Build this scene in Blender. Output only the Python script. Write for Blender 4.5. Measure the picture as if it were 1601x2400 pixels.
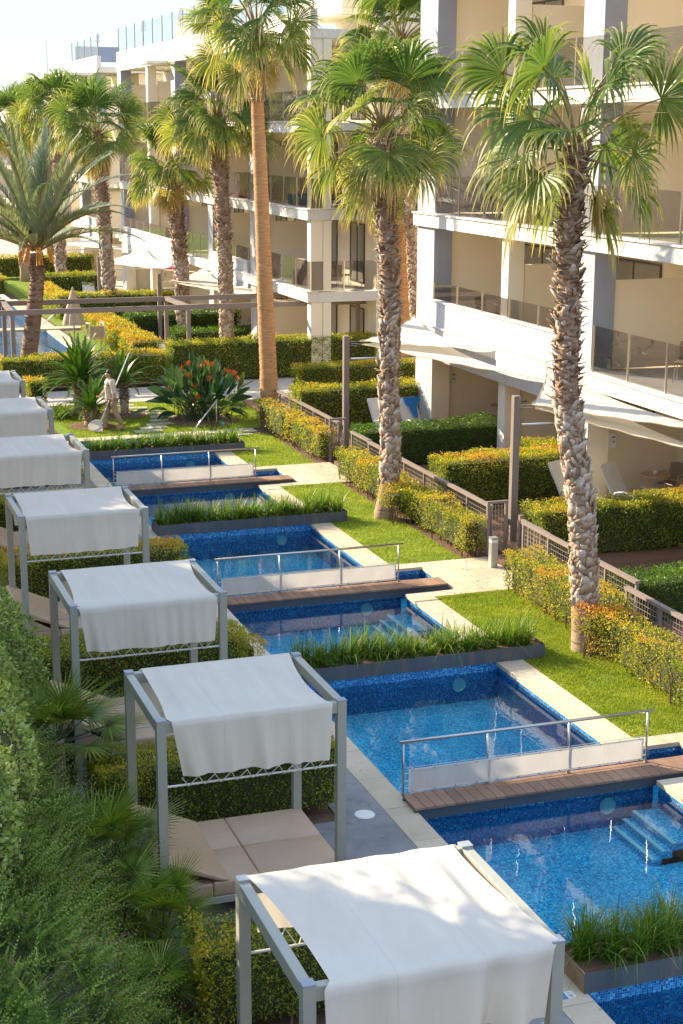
import bpy, bmesh, math, random
import numpy as np
from mathutils import Vector, Matrix
random.seed(7)
NR = np.random.default_rng(11)
R = math.radians
for o in list(bpy.data.objects):
    bpy.data.objects.remove(o)
SC = bpy.context.scene
COL = SC.collection

# ------------------------------------------------------------------ camera
H_CAM = 8.4
yaw, pitch, roll = 0.3348, 0.2368, 0.004
fwd = Vector((math.sin(yaw)*math.cos(pitch), math.cos(yaw)*math.cos(pitch), -math.sin(pitch)))
rt0 = Vector((math.cos(yaw), -math.sin(yaw), 0))
up0 = rt0.cross(fwd)
rt = rt0*math.cos(roll) + up0*math.sin(roll)
up = -rt0*math.sin(roll) + up0*math.cos(roll)
cd = bpy.data.cameras.new('camera')
cam = bpy.data.objects.new('camera', cd)
COL.objects.link(cam)
cam.matrix_world = Matrix(((rt.x, up.x, -fwd.x, 0), (rt.y, up.y, -fwd.y, 0), (rt.z, up.z, -fwd.z, H_CAM), (0, 0, 0, 1)))
cd.sensor_fit = 'VERTICAL'
cd.sensor_height = 24
cd.lens = 36.89
cd.clip_start = 0.1
cd.clip_end = 4000
SC.camera = cam

# ------------------------------------------------------------------ sky, sun, exposure
SUN_EL = R(27)
SUN_AZ = R(48)          # light travels towards +X and -Y
world = bpy.data.worlds.new('World')
SC.world = world
world.use_nodes = True
wn = world.node_tree.nodes
wl = world.node_tree.links
wn.clear()
sky = wn.new('ShaderNodeTexSky')
sky.sky_type = 'NISHITA'
sky.sun_disc = False
sky.sun_elevation = SUN_EL
sky.sun_rotation = -(math.pi/2 - SUN_AZ)
sky.air_density = 1.0
sky.dust_density = 0.3
sky.ozone_density = 3.5
bg = wn.new('ShaderNodeBackground')
bg.inputs['Strength'].default_value = 0.15
wo = wn.new('ShaderNodeOutputWorld')
# hazy bright sky: the sky texture's range is compressed evenly over the whole dome
bw = wn.new('ShaderNodeRGBToBW'); wl.new(sky.outputs[0], bw.inputs[0])
ad = wn.new('ShaderNodeMath'); ad.operation = 'ADD'; ad.inputs[1].default_value = 0.03; wl.new(bw.outputs[0], ad.inputs[0])
dv = wn.new('ShaderNodeMath'); dv.operation = 'DIVIDE'; dv.inputs[0].default_value = 1.27; wl.new(ad.outputs[0], dv.inputs[1])
mxs = wn.new('ShaderNodeMix'); mxs.data_type = 'RGBA'; mxs.inputs[0].default_value = 0.50
wl.new(sky.outputs[0], mxs.inputs[6]); wl.new(bw.outputs[0], mxs.inputs[7])
vs = wn.new('ShaderNodeVectorMath'); vs.operation = 'SCALE'
wl.new(mxs.outputs[2], vs.inputs[0]); wl.new(dv.outputs[0], vs.inputs['Scale'])
wl.new(vs.outputs[0], bg.inputs[0])
wl.new(bg.outputs[0], wo.inputs[0])
sd = bpy.data.lights.new('sun', 'SUN')
sd.energy = 2.15
sd.angle = R(0.6)
sd.color = (1.0, 0.84, 0.60)
sun = bpy.data.objects.new('sun', sd)
COL.objects.link(sun)
ldir = Vector((math.cos(SUN_AZ)*math.cos(SUN_EL), -math.sin(SUN_AZ)*math.cos(SUN_EL), -math.sin(SUN_EL)))
sun.rotation_euler = ldir.to_track_quat('-Z', 'Y').to_euler()
SC.view_settings.view_transform = 'Standard'
SC.view_settings.look = 'None'
SC.view_settings.gamma = 1
SC.view_settings.exposure = 2.5
SC.cycles.max_bounces = 10
SC.cycles.diffuse_bounces = 6
SC.cycles.glossy_bounces = 4
SC.cycles.transmission_bounces = 6
SC.cycles.transparent_max_bounces = 16
SC.cycles.caustics_reflective = False
SC.cycles.caustics_refractive = False
SC.cycles.use_denoising = True

# ------------------------------------------------------------------ node helpers
MATS = {}
def new_mat(name):
    m = bpy.data.materials.new(name)
    m.use_nodes = True
    nt = m.node_tree
    nt.nodes.clear()
    out = nt.nodes.new('ShaderNodeOutputMaterial')
    MATS[name] = m
    return m, nt, out
def N(nt, t, **kw):
    n = nt.nodes.new(t)
    for k, v in kw.items():
        if k in n.inputs.keys() if isinstance(k, str) else False:
            n.inputs[k].default_value = v
        else:
            setattr(n, k, v)
    return n
def ramp(nt, fac, stops, interp='LINEAR'):
    r = nt.nodes.new('ShaderNodeValToRGB')
    el = r.color_ramp.elements
    r.color_ramp.interpolation = interp
    while len(el) > 1:
        el.remove(el[0])
    el[0].position = stops[0][0]
    el[0].color = (*stops[0][1], 1)
    for p, c in stops[1:]:
        e = el.new(p)
        e.color = (*c, 1)
    nt.links.new(fac, r.inputs[0])
    return r.outputs[0]
def noise(nt, vec, scale, detail=4, rough=0.6):
    n = nt.nodes.new('ShaderNodeTexNoise')
    n.inputs['Scale'].default_value = scale
    n.inputs['Detail'].default_value = detail
    n.inputs['Roughness'].default_value = rough
    if vec is not None:
        nt.links.new(vec, n.inputs['Vector'])
    return n.outputs['Fac']
def coords(nt, which='Object'):
    return nt.nodes.new('ShaderNodeTexCoord').outputs[which]
def worldpos(nt):
    return nt.nodes.new('ShaderNodeNewGeometry').outputs['Position']
def mapping(nt, vec, scale=(1, 1, 1), rot=(0, 0, 0), loc=(0, 0, 0)):
    m = nt.nodes.new('ShaderNodeMapping')
    m.inputs['Scale'].default_value = scale
    m.inputs['Rotation'].default_value = rot
    m.inputs['Location'].default_value = loc
    nt.links.new(vec, m.inputs['Vector'])
    return m.outputs[0]
def mixc(nt, fac, a, b, blend='MIX'):
    m = nt.nodes.new('ShaderNodeMix')
    m.data_type = 'RGBA'
    m.blend_type = blend
    for s, v in ((m.inputs[0], fac), (m.inputs[6], a), (m.inputs[7], b)):
        if isinstance(v, (int, float)):
            s.default_value = v
        elif isinstance(v, tuple):
            s.default_value = (*v, 1)
        else:
            nt.links.new(v, s)
    return m.outputs[2]
def bump(nt, h, strength=0.3, dist=0.01):
    b = nt.nodes.new('ShaderNodeBump')
    b.inputs['Strength'].default_value = strength
    b.inputs['Distance'].default_value = dist
    nt.links.new(h, b.inputs['Height'])
    return b.outputs[0]
def principled(nt, out, col, rough=0.6, metal=0.0, normal=None, spec=0.5):
    p = nt.nodes.new('ShaderNodeBsdfPrincipled')
    if isinstance(col, tuple):
        p.inputs['Base Color'].default_value = (*col, 1)
    else:
        nt.links.new(col, p.inputs['Base Color'])
    if isinstance(rough, (int, float)):
        p.inputs['Roughness'].default_value = rough
    else:
        nt.links.new(rough, p.inputs['Roughness'])
    p.inputs['Metallic'].default_value = metal
    p.inputs['Specular IOR Level'].default_value = spec
    if normal is not None:
        nt.links.new(normal, p.inputs['Normal'])
    if out is not None:
        nt.links.new(p.outputs[0], out.inputs[0])
    return p
def simple(name, c1, c2=None, scale=6, rough=0.6, metal=0.0, bs=0.0, bscale=60, spec=0.5):
    m, nt, out = new_mat(name)
    v = worldpos(nt) if bs >= 0 else coords(nt)
    if c2 is None:
        c2 = tuple(x*0.85 for x in c1)
    f = noise(nt, v, scale, 5)
    col = ramp(nt, f, [(0.3, c2), (0.7, c1)])
    nrm = bump(nt, noise(nt, v, bscale, 3), abs(bs), 0.01) if bs else None
    principled(nt, out, col, rough, metal, nrm, spec)
    return m
# ------------------------------------------------------------------ materials
cream = simple('cream_render', (0.88, 0.785, 0.61), (0.84, 0.74, 0.565), 0.6, 0.85, bs=0.15, bscale=90)
white = simple('white_render', (0.76, 0.735, 0.69), (0.70, 0.67, 0.62), 0.9, 0.8, bs=0.1, bscale=80)
def weather(name, c1, c2, stain):
    m, nt, out = new_mat(name)
    v = worldpos(nt)
    base = ramp(nt, noise(nt, v, 0.8, 5), [(0.3, c2), (0.7, c1)])
    st = ramp(nt, noise(nt, mapping(nt, v, (2.2, 2.2, 0.25)), 2.0, 6, 0.7), [(0.52, (0, 0, 0)), (0.75, (1, 1, 1))])
    principled(nt, out, mixc(nt, st, base, stain), 0.8, 0, bump(nt, noise(nt, v, 70, 3), 0.1))
    return m
slabw = weather('slab_render', (0.76, 0.73, 0.66), (0.70, 0.66, 0.59), (0.58, 0.52, 0.44))
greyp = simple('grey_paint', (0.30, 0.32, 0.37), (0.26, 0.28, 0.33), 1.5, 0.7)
def stonemat():
    m, nt, out = new_mat('limestone')
    v = worldpos(nt); oi = nt.nodes.new('ShaderNodeObjectInfo')
    base = ramp(nt, noise(nt, v, 1.6, 7, .65), [(0.3, (0.50, 0.41, 0.28)), (0.7, (0.62, 0.53, 0.39))])
    st = ramp(nt, noise(nt, v, 4.5, 6, 0.75), [(0.55, (0, 0, 0)), (0.72, (.8, .8, .8))])
    base = mixc(nt, st, base, (0.46, 0.33, 0.19))
    tone = ramp(nt, oi.outputs['Random'], [(0, (0.86, 0.84, 0.80)), (1, (1.08, 1.06, 1.04))])
    principled(nt, out, mixc(nt, 1.0, base, tone, 'MULTIPLY'), 0.75, 0, bump(nt, noise(nt, v, 45, 4), 0.2))
    return m
lime = stonemat()
shaded_white = weather('shaded_white_render', (0.50, 0.51, 0.53), (0.46, 0.465, 0.48), (0.36, 0.35, 0.33))  # white render, with the dimness of grazing light put into its colour
concrete = weather('pad_concrete', (0.30, 0.295, 0.28), (0.17, 0.17, 0.165), (0.12, 0.12, 0.115))
pathc = simple('path_concrete', (0.52, 0.46, 0.38), (0.44, 0.39, 0.32), 2.0, 0.9, bs=0.2)
kerb_m = simple('kerb_metal', (0.07, 0.08, 0.095), None, 3, 0.5)
galv = simple('post_paint', (0.38, 0.375, 0.30), (0.33, 0.325, 0.265), 1.2, 0.45)
galvcap = simple('cap_plastic', (0.30, 0.33, 0.35), None, 5, 0.5)
steel = simple('steel', (0.55, 0.53, 0.5), None, 5, 0.3, 1.0)
alu = simple('aluminium', (0.55, 0.57, 0.58), None, 5, 0.4, 0.8)
brownp = simple('taupe_paint', (0.27, 0.21, 0.185), (0.22, 0.175, 0.15), 2, 0.5)
darkf = simple('dark_frame', (0.09, 0.085, 0.08), None, 3, 0.4)
soil = simple('soil', (0.19, 0.10, 0.055), (0.09, 0.05, 0.03), 14, 0.95, bs=0.8, bscale=40)
box_m = weather('planter_steel', (0.105, 0.115, 0.125), (0.07, 0.078, 0.088), (0.20, 0.14, 0.09))
wovenm = simple('woven_seat', (0.30, 0.23, 0.17), None, 30, 0.8)
whitepl = simple('white_plastic', (0.80, 0.78, 0.72), None, 3, 0.4)
tabletop = simple('wood_table', (0.52, 0.36, 0.20), (0.42, 0.28, 0.15), 10, 0.4)
hair_m = simple('hair', (0.035, 0.022, 0.015), None, 60, 0.6)
skin_m = simple('skin', (0.50, 0.29, 0.19), None, 20, 0.5)
shirt_m = simple('shirt', (0.64, 0.53, 0.41), (0.54, 0.44, 0.33), 30, 0.9, bs=0.4, bscale=60)
trous_m = simple('trousers', (0.38, 0.27, 0.19), (0.30, 0.21, 0.15), 18, 0.9, bs=0.4, bscale=40)
shoe_m = simple('shoe', (0.38, 0.18, 0.08), None, 20, 0.7)
bluec = simple('blue_swimsuit', (0.02, 0.20, 0.62), None, 20, 0.8)
redc = simple('red_cloth', (0.7, 0.05, 0.08), None, 20, 0.8)
umbr = simple('umbrella_cloth', (0.55, 0.42, 0.27), (0.46, 0.34, 0.21), 8, 0.9)
black = simple('black_print', (0.02, 0.02, 0.02), None, 3, 0.6)
bluep = simple('blue_print', (0.03, 0.16, 0.30), (0.10, 0.30, 0.42), 40, 0.5)

def planks(name, c1, c2):
    m, nt, out = new_mat(name)
    v = worldpos(nt)
    oi = nt.nodes.new('ShaderNodeObjectInfo')
    g = noise(nt, mapping(nt, v, (3, 60, 60)), 3, 5)
    base = ramp(nt, g, [(0.3, c2), (0.7, c1)])
    tone = ramp(nt, oi.outputs['Random'], [(0, (0.72, 0.72, 0.72)), (1, (1.1, 1.1, 1.1))])
    principled(nt, out, mixc(nt, 1.0, base, tone, 'MULTIPLY'), 0.6, 0, bump(nt, g, 0.2))
    return m
plank_m = planks('deck_plank', (0.36, 0.215, 0.135), (0.25, 0.14, 0.085))
deckw = planks('patio_deck', (0.22, 0.12, 0.07), (0.15, 0.08, 0.045))

def cloth(name, col, trans, col2, wr=25):
    m, nt, out = new_mat(name)
    v = coords(nt)
    c = ramp(nt, noise(nt, mapping(nt, v, (1, .35, .35)), 3, 6), [(0.3, col2), (0.65, col)])
    if wr < 20:
        sp_ = nt.nodes.new('ShaderNodeSeparateXYZ'); nt.links.new(v, sp_.inputs[0])
        md = nt.nodes.new('ShaderNodeMath'); md.operation = 'PINGPONG'; md.inputs[1].default_value = .36; nt.links.new(sp_.outputs[0], md.inputs[0])
        ls = nt.nodes.new('ShaderNodeMath'); ls.operation = 'LESS_THAN'; ls.inputs[1].default_value = .008; nt.links.new(md.outputs[0], ls.inputs[0])
        c = mixc(nt, ls.outputs[0], c, tuple(x*.93 for x in col))
    nb = bump(nt, noise(nt, mapping(nt, v, (1.0, .18, .18)), wr, 3), 0.25, 0.02)
    d = nt.nodes.new('ShaderNodeBsdfDiffuse')
    t = nt.nodes.new('ShaderNodeBsdfTranslucent')
    nt.links.new(c, d.inputs[0]); nt.links.new(c, t.inputs[0])
    nt.links.new(nb, d.inputs['Normal'])
    mx = nt.nodes.new('ShaderNodeMixShader')
    mx.inputs[0].default_value = trans
    nt.links.new(d.outputs[0], mx.inputs[1]); nt.links.new(t.outputs[0], mx.inputs[2])
    nt.links.new(mx.outputs[0], out.inputs[0])
    return m
canopy_m = cloth('canopy_cloth', (0.85, 0.785, 0.66), 0.30, (0.79, 0.715, 0.59), 9)
sail_m = cloth('sail_cloth', (0.84, 0.81, 0.74), 0.32, (0.78, 0.74, 0.66))
banner_m = cloth('banner_mesh', (0.66, 0.62, 0.56), 0.35, (0.6, 0.56, 0.5))
vinyl = simple('tan_vinyl', (0.50, 0.345, 0.215), (0.44, 0.30, 0.185), 1.4, 0.42, bs=-0.12, bscale=7)
def stained_vinyl():
    m, nt, out = new_mat('tan_vinyl_top')
    v = worldpos(nt)
    base = ramp(nt, noise(nt, v, 1.6, 5), [(0.3, (0.45, 0.305, 0.19)), (0.7, (0.52, 0.36, 0.23))])
    vo = nt.nodes.new('ShaderNodeTexNoise'); vo.inputs['Scale'].default_value = 1.2; vo.inputs['Detail'].default_value = 5
    nt.links.new(v, vo.inputs['Vector'])
    ring = ramp(nt, vo.outputs['Fac'], [(0.655, (0, 0, 0)), (0.665, (.6, .6, .6)), (0.675, (0, 0, 0))])
    principled(nt, out, mixc(nt, ring, base, (0.62, 0.52, 0.42)), 0.4, 0, bump(nt, noise(nt, v, 4, 3), 0.15, 0.03))
    return m
vinyl_top = stained_vinyl()

def glassy(name, tint, base_reflect, rough=0.0):
    m, nt, out = new_mat(name)
    tr = nt.nodes.new('ShaderNodeBsdfTransparent'); tr.inputs[0].default_value = (*tint, 1)
    gl = nt.nodes.new('ShaderNodeBsdfGlossy'); gl.inputs['Roughness'].default_value = rough
    gl.inputs[0].default_value = (1, 1, 1, 1)
    fr = nt.nodes.new('ShaderNodeFresnel'); fr.inputs[0].default_value = base_reflect
    mx = nt.nodes.new('ShaderNodeMixShader')
    # the far face of each thin pane neither mirrors nor tints a second time
    ge = nt.nodes.new('ShaderNodeNewGeometry')
    inv = nt.nodes.new('ShaderNodeMath'); inv.operation = 'SUBTRACT'; inv.inputs[0].default_value = 1.0; nt.links.new(ge.outputs['Backfacing'], inv.inputs[1])
    ml = nt.nodes.new('ShaderNodeMath'); ml.operation = 'MULTIPLY'; nt.links.new(fr.outputs[0], ml.inputs[0]); nt.links.new(inv.outputs[0], ml.inputs[1])
    nt.links.new(mixc(nt, ge.outputs['Backfacing'], tint, (1.0, 1.0, 1.0)), tr.inputs[0])
    nt.links.new(ml.outputs[0], mx.inputs[0]); nt.links.new(tr.outputs[0], mx.inputs[1]); nt.links.new(gl.outputs[0], mx.inputs[2])
    nt.links.new(mx.outputs[0], out.inputs[0])
    return m
rail_glass = glassy('rail_glass', (0.47, 0.465, 0.465), 1.42)
roof_glass = glassy('roof_glass', (0.80, 0.90, 0.95), 1.40)
win_glass = glassy('window_glass', (0.78, 0.78, 0.75), 1.45)
curtain = cloth('curtain', (0.78, 0.75, 0.68), 0.2, (0.62, 0.59, 0.52), 30)
room_m = simple('room_dark', (0.10, 0.085, 0.07), None, 2, 0.9)

def water_mat():
    m, nt, out = new_mat('water')
    v = worldpos(nt)
    tr = nt.nodes.new('ShaderNodeBsdfTransparent'); tr.inputs[0].default_value = (0.62, 0.97, 1.0, 1)
    gl = nt.nodes.new('ShaderNodeBsdfGlossy'); gl.inputs['Roughness'].default_value = 0.01
    n1 = noise(nt, mapping(nt, v, (1, 1, 1)), 2.2, 3, 0.5)
    nb = bump(nt, n1, 0.10, 0.012)
    nt.links.new(nb, gl.inputs['Normal'])
    fr = nt.nodes.new('ShaderNodeFresnel'); fr.inputs[0].default_value = 1.36
    nt.links.new(nb, fr.inputs['Normal'])
    mx = nt.nodes.new('ShaderNodeMixShader')
    nt.links.new(fr.outputs[0], mx.inputs[0]); nt.links.new(tr.outputs[0], mx.inputs[1]); nt.links.new(gl.outputs[0], mx.inputs[2])
    nt.links.new(mx.outputs[0], out.inputs[0])
    return m
water_m = water_mat()
def rippled():
    m, nt, out = new_mat('rippled_water')
    v = worldpos(nt)
    tr = nt.nodes.new('ShaderNodeBsdfTransparent'); tr.inputs[0].default_value = (0.62, 0.97, 1.0, 1)
    gl = nt.nodes.new('ShaderNodeBsdfGlossy'); gl.inputs['Roughness'].default_value = 0.03
    nb = bump(nt, noise(nt, v, 3.5, 4, 0.6), 0.9, 0.10)
    nt.links.new(nb, gl.inputs['Normal'])
    fr = nt.nodes.new('ShaderNodeFresnel'); fr.inputs[0].default_value = 1.4
    nt.links.new(nb, fr.inputs['Normal'])
    mx = nt.nodes.new('ShaderNodeMixShader')
    nt.links.new(fr.outputs[0], mx.inputs[0]); nt.links.new(tr.outputs[0], mx.inputs[1]); nt.links.new(gl.outputs[0], mx.inputs[2])
    nt.links.new(mx.outputs[0], out.inputs[0])
    return m
ripple_m = rippled()

def mosaic(name, cols, grout, scale=36.0):
    m, nt, out = new_mat(name)
    v = worldpos(nt)
    sc = nt.nodes.new('ShaderNodeVectorMath'); sc.operation = 'SCALE'; sc.inputs['Scale'].default_value = scale
    nt.links.new(v, sc.inputs[0])
    ad = nt.nodes.new('ShaderNodeVectorMath'); ad.operation = 'ADD'; ad.inputs[1].default_value = (.37, .41, .43)
    nt.links.new(sc.outputs[0], ad.inputs[0])
    fl = nt.nodes.new('ShaderNodeVectorMath'); fl.operation = 'FLOOR'
    nt.links.new(ad.outputs[0], fl.inputs[0])
    fr = nt.nodes.new('ShaderNodeVectorMath'); fr.operation = 'FRACTION'
    nt.links.new(ad.outputs[0], fr.inputs[0])
    wn_ = nt.nodes.new('ShaderNodeTexWhiteNoise'); wn_.noise_dimensions = '3D'
    nt.links.new(fl.outputs[0], wn_.inputs['Vector'])
    tile = ramp(nt, wn_.outputs['Value'], cols, 'CONSTANT')
    # grout: distance to cell edge on the two in-plane axes
    sb = nt.nodes.new('ShaderNodeVectorMath'); sb.operation = 'SUBTRACT'; sb.inputs[1].default_value = (.5, .5, .5)
    nt.links.new(fr.outputs[0], sb.inputs[0])
    ab = nt.nodes.new('ShaderNodeVectorMath'); ab.operation = 'ABSOLUTE'
    nt.links.new(sb.outputs[0], ab.inputs[0])
    nn = nt.nodes.new('ShaderNodeNewGeometry')
    na = nt.nodes.new('ShaderNodeVectorMath'); na.operation = 'ABSOLUTE'
    nt.links.new(nn.outputs['Normal'], na.inputs[0])
    iv = nt.nodes.new('ShaderNodeVectorMath'); iv.operation = 'SUBTRACT'; iv.inputs[0].default_value = (1, 1, 1)
    nt.links.new(na.outputs[0], iv.inputs[1])
    mu = nt.nodes.new('ShaderNodeVectorMath'); mu.operation = 'MULTIPLY'
    nt.links.new(ab.outputs[0], mu.inputs[0]); nt.links.new(iv.outputs[0], mu.inputs[1])
    sx = nt.nodes.new('ShaderNodeSeparateXYZ'); nt.links.new(mu.outputs[0], sx.inputs[0])
    m1 = nt.nodes.new('ShaderNodeMath'); m1.operation = 'MAXIMUM'
    nt.links.new(sx.outputs[0], m1.inputs[0]); nt.links.new(sx.outputs[1], m1.inputs[1])
    m2 = nt.nodes.new('ShaderNodeMath'); m2.operation = 'MAXIMUM'
    nt.links.new(m1.outputs[0], m2.inputs[0]); nt.links.new(sx.outputs[2], m2.inputs[1])
    gt = nt.nodes.new('ShaderNodeMath'); gt.operation = 'GREATER_THAN'; gt.inputs[1].default_value = 0.43
    nt.links.new(m2.outputs[0], gt.inputs[0])
    col = mixc(nt, gt.outputs[0], tile, grout)
    big = ramp(nt, noise(nt, v, 1.3, 4), [(0.3, (0.8, 0.8, 0.85)), (0.7, (1.1, 1.1, 1.1))])
    principled(nt, out, mixc(nt, 1.0, col, big, 'MULTIPLY'), 0.25)
    return m
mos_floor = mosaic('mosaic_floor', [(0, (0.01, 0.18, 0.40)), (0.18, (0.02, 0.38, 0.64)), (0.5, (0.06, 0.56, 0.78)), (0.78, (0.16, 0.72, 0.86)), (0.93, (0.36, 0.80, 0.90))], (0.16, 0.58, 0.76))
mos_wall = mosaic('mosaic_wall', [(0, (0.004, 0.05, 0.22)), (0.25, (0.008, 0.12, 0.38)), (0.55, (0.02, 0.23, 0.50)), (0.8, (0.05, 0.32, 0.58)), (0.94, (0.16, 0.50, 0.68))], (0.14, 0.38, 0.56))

def leafmat(name, stops, trans=0.35, rough=0.45, attr='v', spec=0.4):
    m, nt, out = new_mat(name)
    a = nt.nodes.new('ShaderNodeAttribute'); a.attribute_name = attr
    c = ramp(nt, a.outputs['Fac'], stops)
    p = principled(nt, None, c, rough, spec=spec)
    t = nt.nodes.new('ShaderNodeBsdfTranslucent')
    bc = nt.nodes.new('ShaderNodeMix'); bc.data_type = 'RGBA'; bc.blend_type = 'MULTIPLY'; bc.inputs[0].default_value = 1.0
    nt.links.new(c, bc.inputs[6]); bc.inputs[7].default_value = (1.5, 1.5, 0.8, 1)
    nt.links.new(bc.outputs[2], t.inputs[0])
    mx = nt.nodes.new('ShaderNodeMixShader'); mx.inputs[0].default_value = trans
    nt.links.new(p.outputs[0], mx.inputs[1]); nt.links.new(t.outputs[0], mx.inputs[2])
    nt.links.new(mx.outputs[0], out.inputs[0])
    return m
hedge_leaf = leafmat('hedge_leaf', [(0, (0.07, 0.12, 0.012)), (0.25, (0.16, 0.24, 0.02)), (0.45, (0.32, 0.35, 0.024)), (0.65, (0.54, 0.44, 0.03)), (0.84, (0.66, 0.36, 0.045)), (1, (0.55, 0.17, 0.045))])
green_leaf = leafmat('green_hedge_leaf', [(0, (0.035, 0.09, 0.012)), (0.5, (0.10, 0.20, 0.02)), (0.85, (0.26, 0.36, 0.03)), (1, (0.40, 0.44, 0.05))])
palm_leaf = leafmat('palm_leaf', [(0, (0.05, 0.11, 0.03)), (0.40, (0.10, 0.17, 0.035)), (0.62, (0.22, 0.26, 0.055)), (0.8, (0.42, 0.38, 0.12)), (1, (0.56, 0.42, 0.20))], 0.38, 0.48)
date_leaf = leafmat('date_palm_leaf', [(0, (0.18, 0.22, 0.12)), (0.6, (0.33, 0.38, 0.22)), (1, (0.52, 0.52, 0.32))], 0.22, 0.4)
cycad_leaf = leafmat('cycad_leaf', [(0, (0.035, 0.11, 0.015)), (0.6, (0.08, 0.20, 0.02)), (1, (0.22, 0.30, 0.04))], 0.25, 0.35)
grass_leaf = leafmat('ornamental_grass', [(0, (0.04, 0.10, 0.012)), (0.5, (0.13, 0.23, 0.02)), (0.8, (0.30, 0.37, 0.04)), (1, (0.50, 0.46, 0.16))], 0.4, 0.4)
lawn_leaf = leafmat('lawn_blade', [(0, (0.13, 0.20, 0.015)), (0.5, (0.27, 0.33, 0.02)), (0.85, (0.42, 0.42, 0.05)), (1, (0.50, 0.40, 0.13))], 0.4, 0.6)
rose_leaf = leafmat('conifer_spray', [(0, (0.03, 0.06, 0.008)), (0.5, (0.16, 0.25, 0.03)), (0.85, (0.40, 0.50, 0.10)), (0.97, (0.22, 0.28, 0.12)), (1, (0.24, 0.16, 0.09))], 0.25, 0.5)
pale_leaf = leafmat('pale_leaf', [(0, (0.10, 0.16, 0.03)), (0.5, (0.32, 0.40, 0.09)), (0.85, (0.50, 0.56, 0.18)), (1, (0.64, 0.64, 0.30))], 0.35, 0.5)
strap_leaf = leafmat('strap_leaf', [(0, (0.05, 0.09, 0.01)), (0.6, (0.17, 0.25, 0.025)), (1, (0.34, 0.42, 0.06))], 0.3, 0.35)
bird_leaf = leafmat('bird_leaf', [(0, (0.035, 0.085, 0.035)), (0.6, (0.06, 0.13, 0.05)), (0.9, (0.12, 0.22, 0.06)), (1, (0.25, 0.38, 0.05))], 0.2, 0.3)
orange_m = simple('orange_petal', (0.80, 0.19, 0.01), (0.75, 0.10, 0.01), 30, 0.5)
datefruit = simple('date_stalk', (0.75, 0.33, 0.04), None, 30, 0.6)
core_m = simple('hedge_core', (0.07, 0.075, 0.02), (0.03, 0.035, 0.012), 20, 0.95)
twig_m = simple('twig', (0.22, 0.14, 0.08), None, 20, 0.9)
petiole_m = simple('petiole', (0.30, 0.27, 0.09), (0.26, 0.14, 0.06), 6, 0.6)
def barkmat(name, c1, c2, ringscale, dark):
    m, nt, out = new_mat(name)
    v = coords(nt)
    rings = noise(nt, mapping(nt, v, (1.5, 1.5, ringscale)), 2.0, 5, 0.7)
    base = ramp(nt, rings, [(0.3, c2), (0.6, c1)])
    base = mixc(nt, ramp(nt, noise(nt, mapping(nt, v, (1, 1, ringscale*1.7)), 3, 2), [(0.33, (1, 1, 1)), (0.4, (0, 0, 0))]), base, dark)
    principled(nt, out, base, 0.85, 0, bump(nt, rings, 0.6, 0.03))
    return m
bark_orange = barkmat('bark_orange', (0.64, 0.35, 0.15), (0.40, 0.16, 0.05), 20, (0.20, 0.08, 0.03))
bark_base = barkmat('bark_base', (0.42, 0.29, 0.19), (0.30, 0.20, 0.13), 6, (0.16, 0.10, 0.06))
bark_date = barkmat('bark_date', (0.30, 0.20, 0.13), (0.20, 0.125, 0.08), 8, (0.07, 0.04, 0.025))
def bootmat():
    m, nt, out = new_mat('leaf_boot')
    a = nt.nodes.new('ShaderNodeAttribute'); a.attribute_name = 'v'
    c = ramp(nt, a.outputs['Fac'], [(0, (0.12, 0.06, 0.035)), (0.3, (0.30, 0.18, 0.11)), (0.65, (0.48, 0.35, 0.24)), (1, (0.62, 0.53, 0.43))])
    v = coords(nt)
    c2 = mixc(nt, 0.5, c, ramp(nt, noise(nt, v, 25, 4), [(0.3, (0.45, 0.45, 0.45)), (0.7, (1.2, 1.2, 1.2))]), 'MULTIPLY')
    principled(nt, out, c2, 0.85, 0, bump(nt, noise(nt, v, 60, 3), 0.3))
    return m
boot_m = bootmat()
def lawnmat():
    m, nt, out = new_mat('lawn_ground')
    v = worldpos(nt)
    c = ramp(nt, noise(nt, v, 5, 7, 0.72), [(0.3, (0.09, 0.17, 0.015)), (0.52, (0.17, 0.25, 0.02)), (0.68, (0.28, 0.27, 0.05)), (0.78, (0.24, 0.17, 0.08))])
    principled(nt, out, c, 0.9, 0, bump(nt, noise(nt, v, 120, 3), 0.6, 0.02), 0.2)
    return m
lawn_m = lawnmat()
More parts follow.
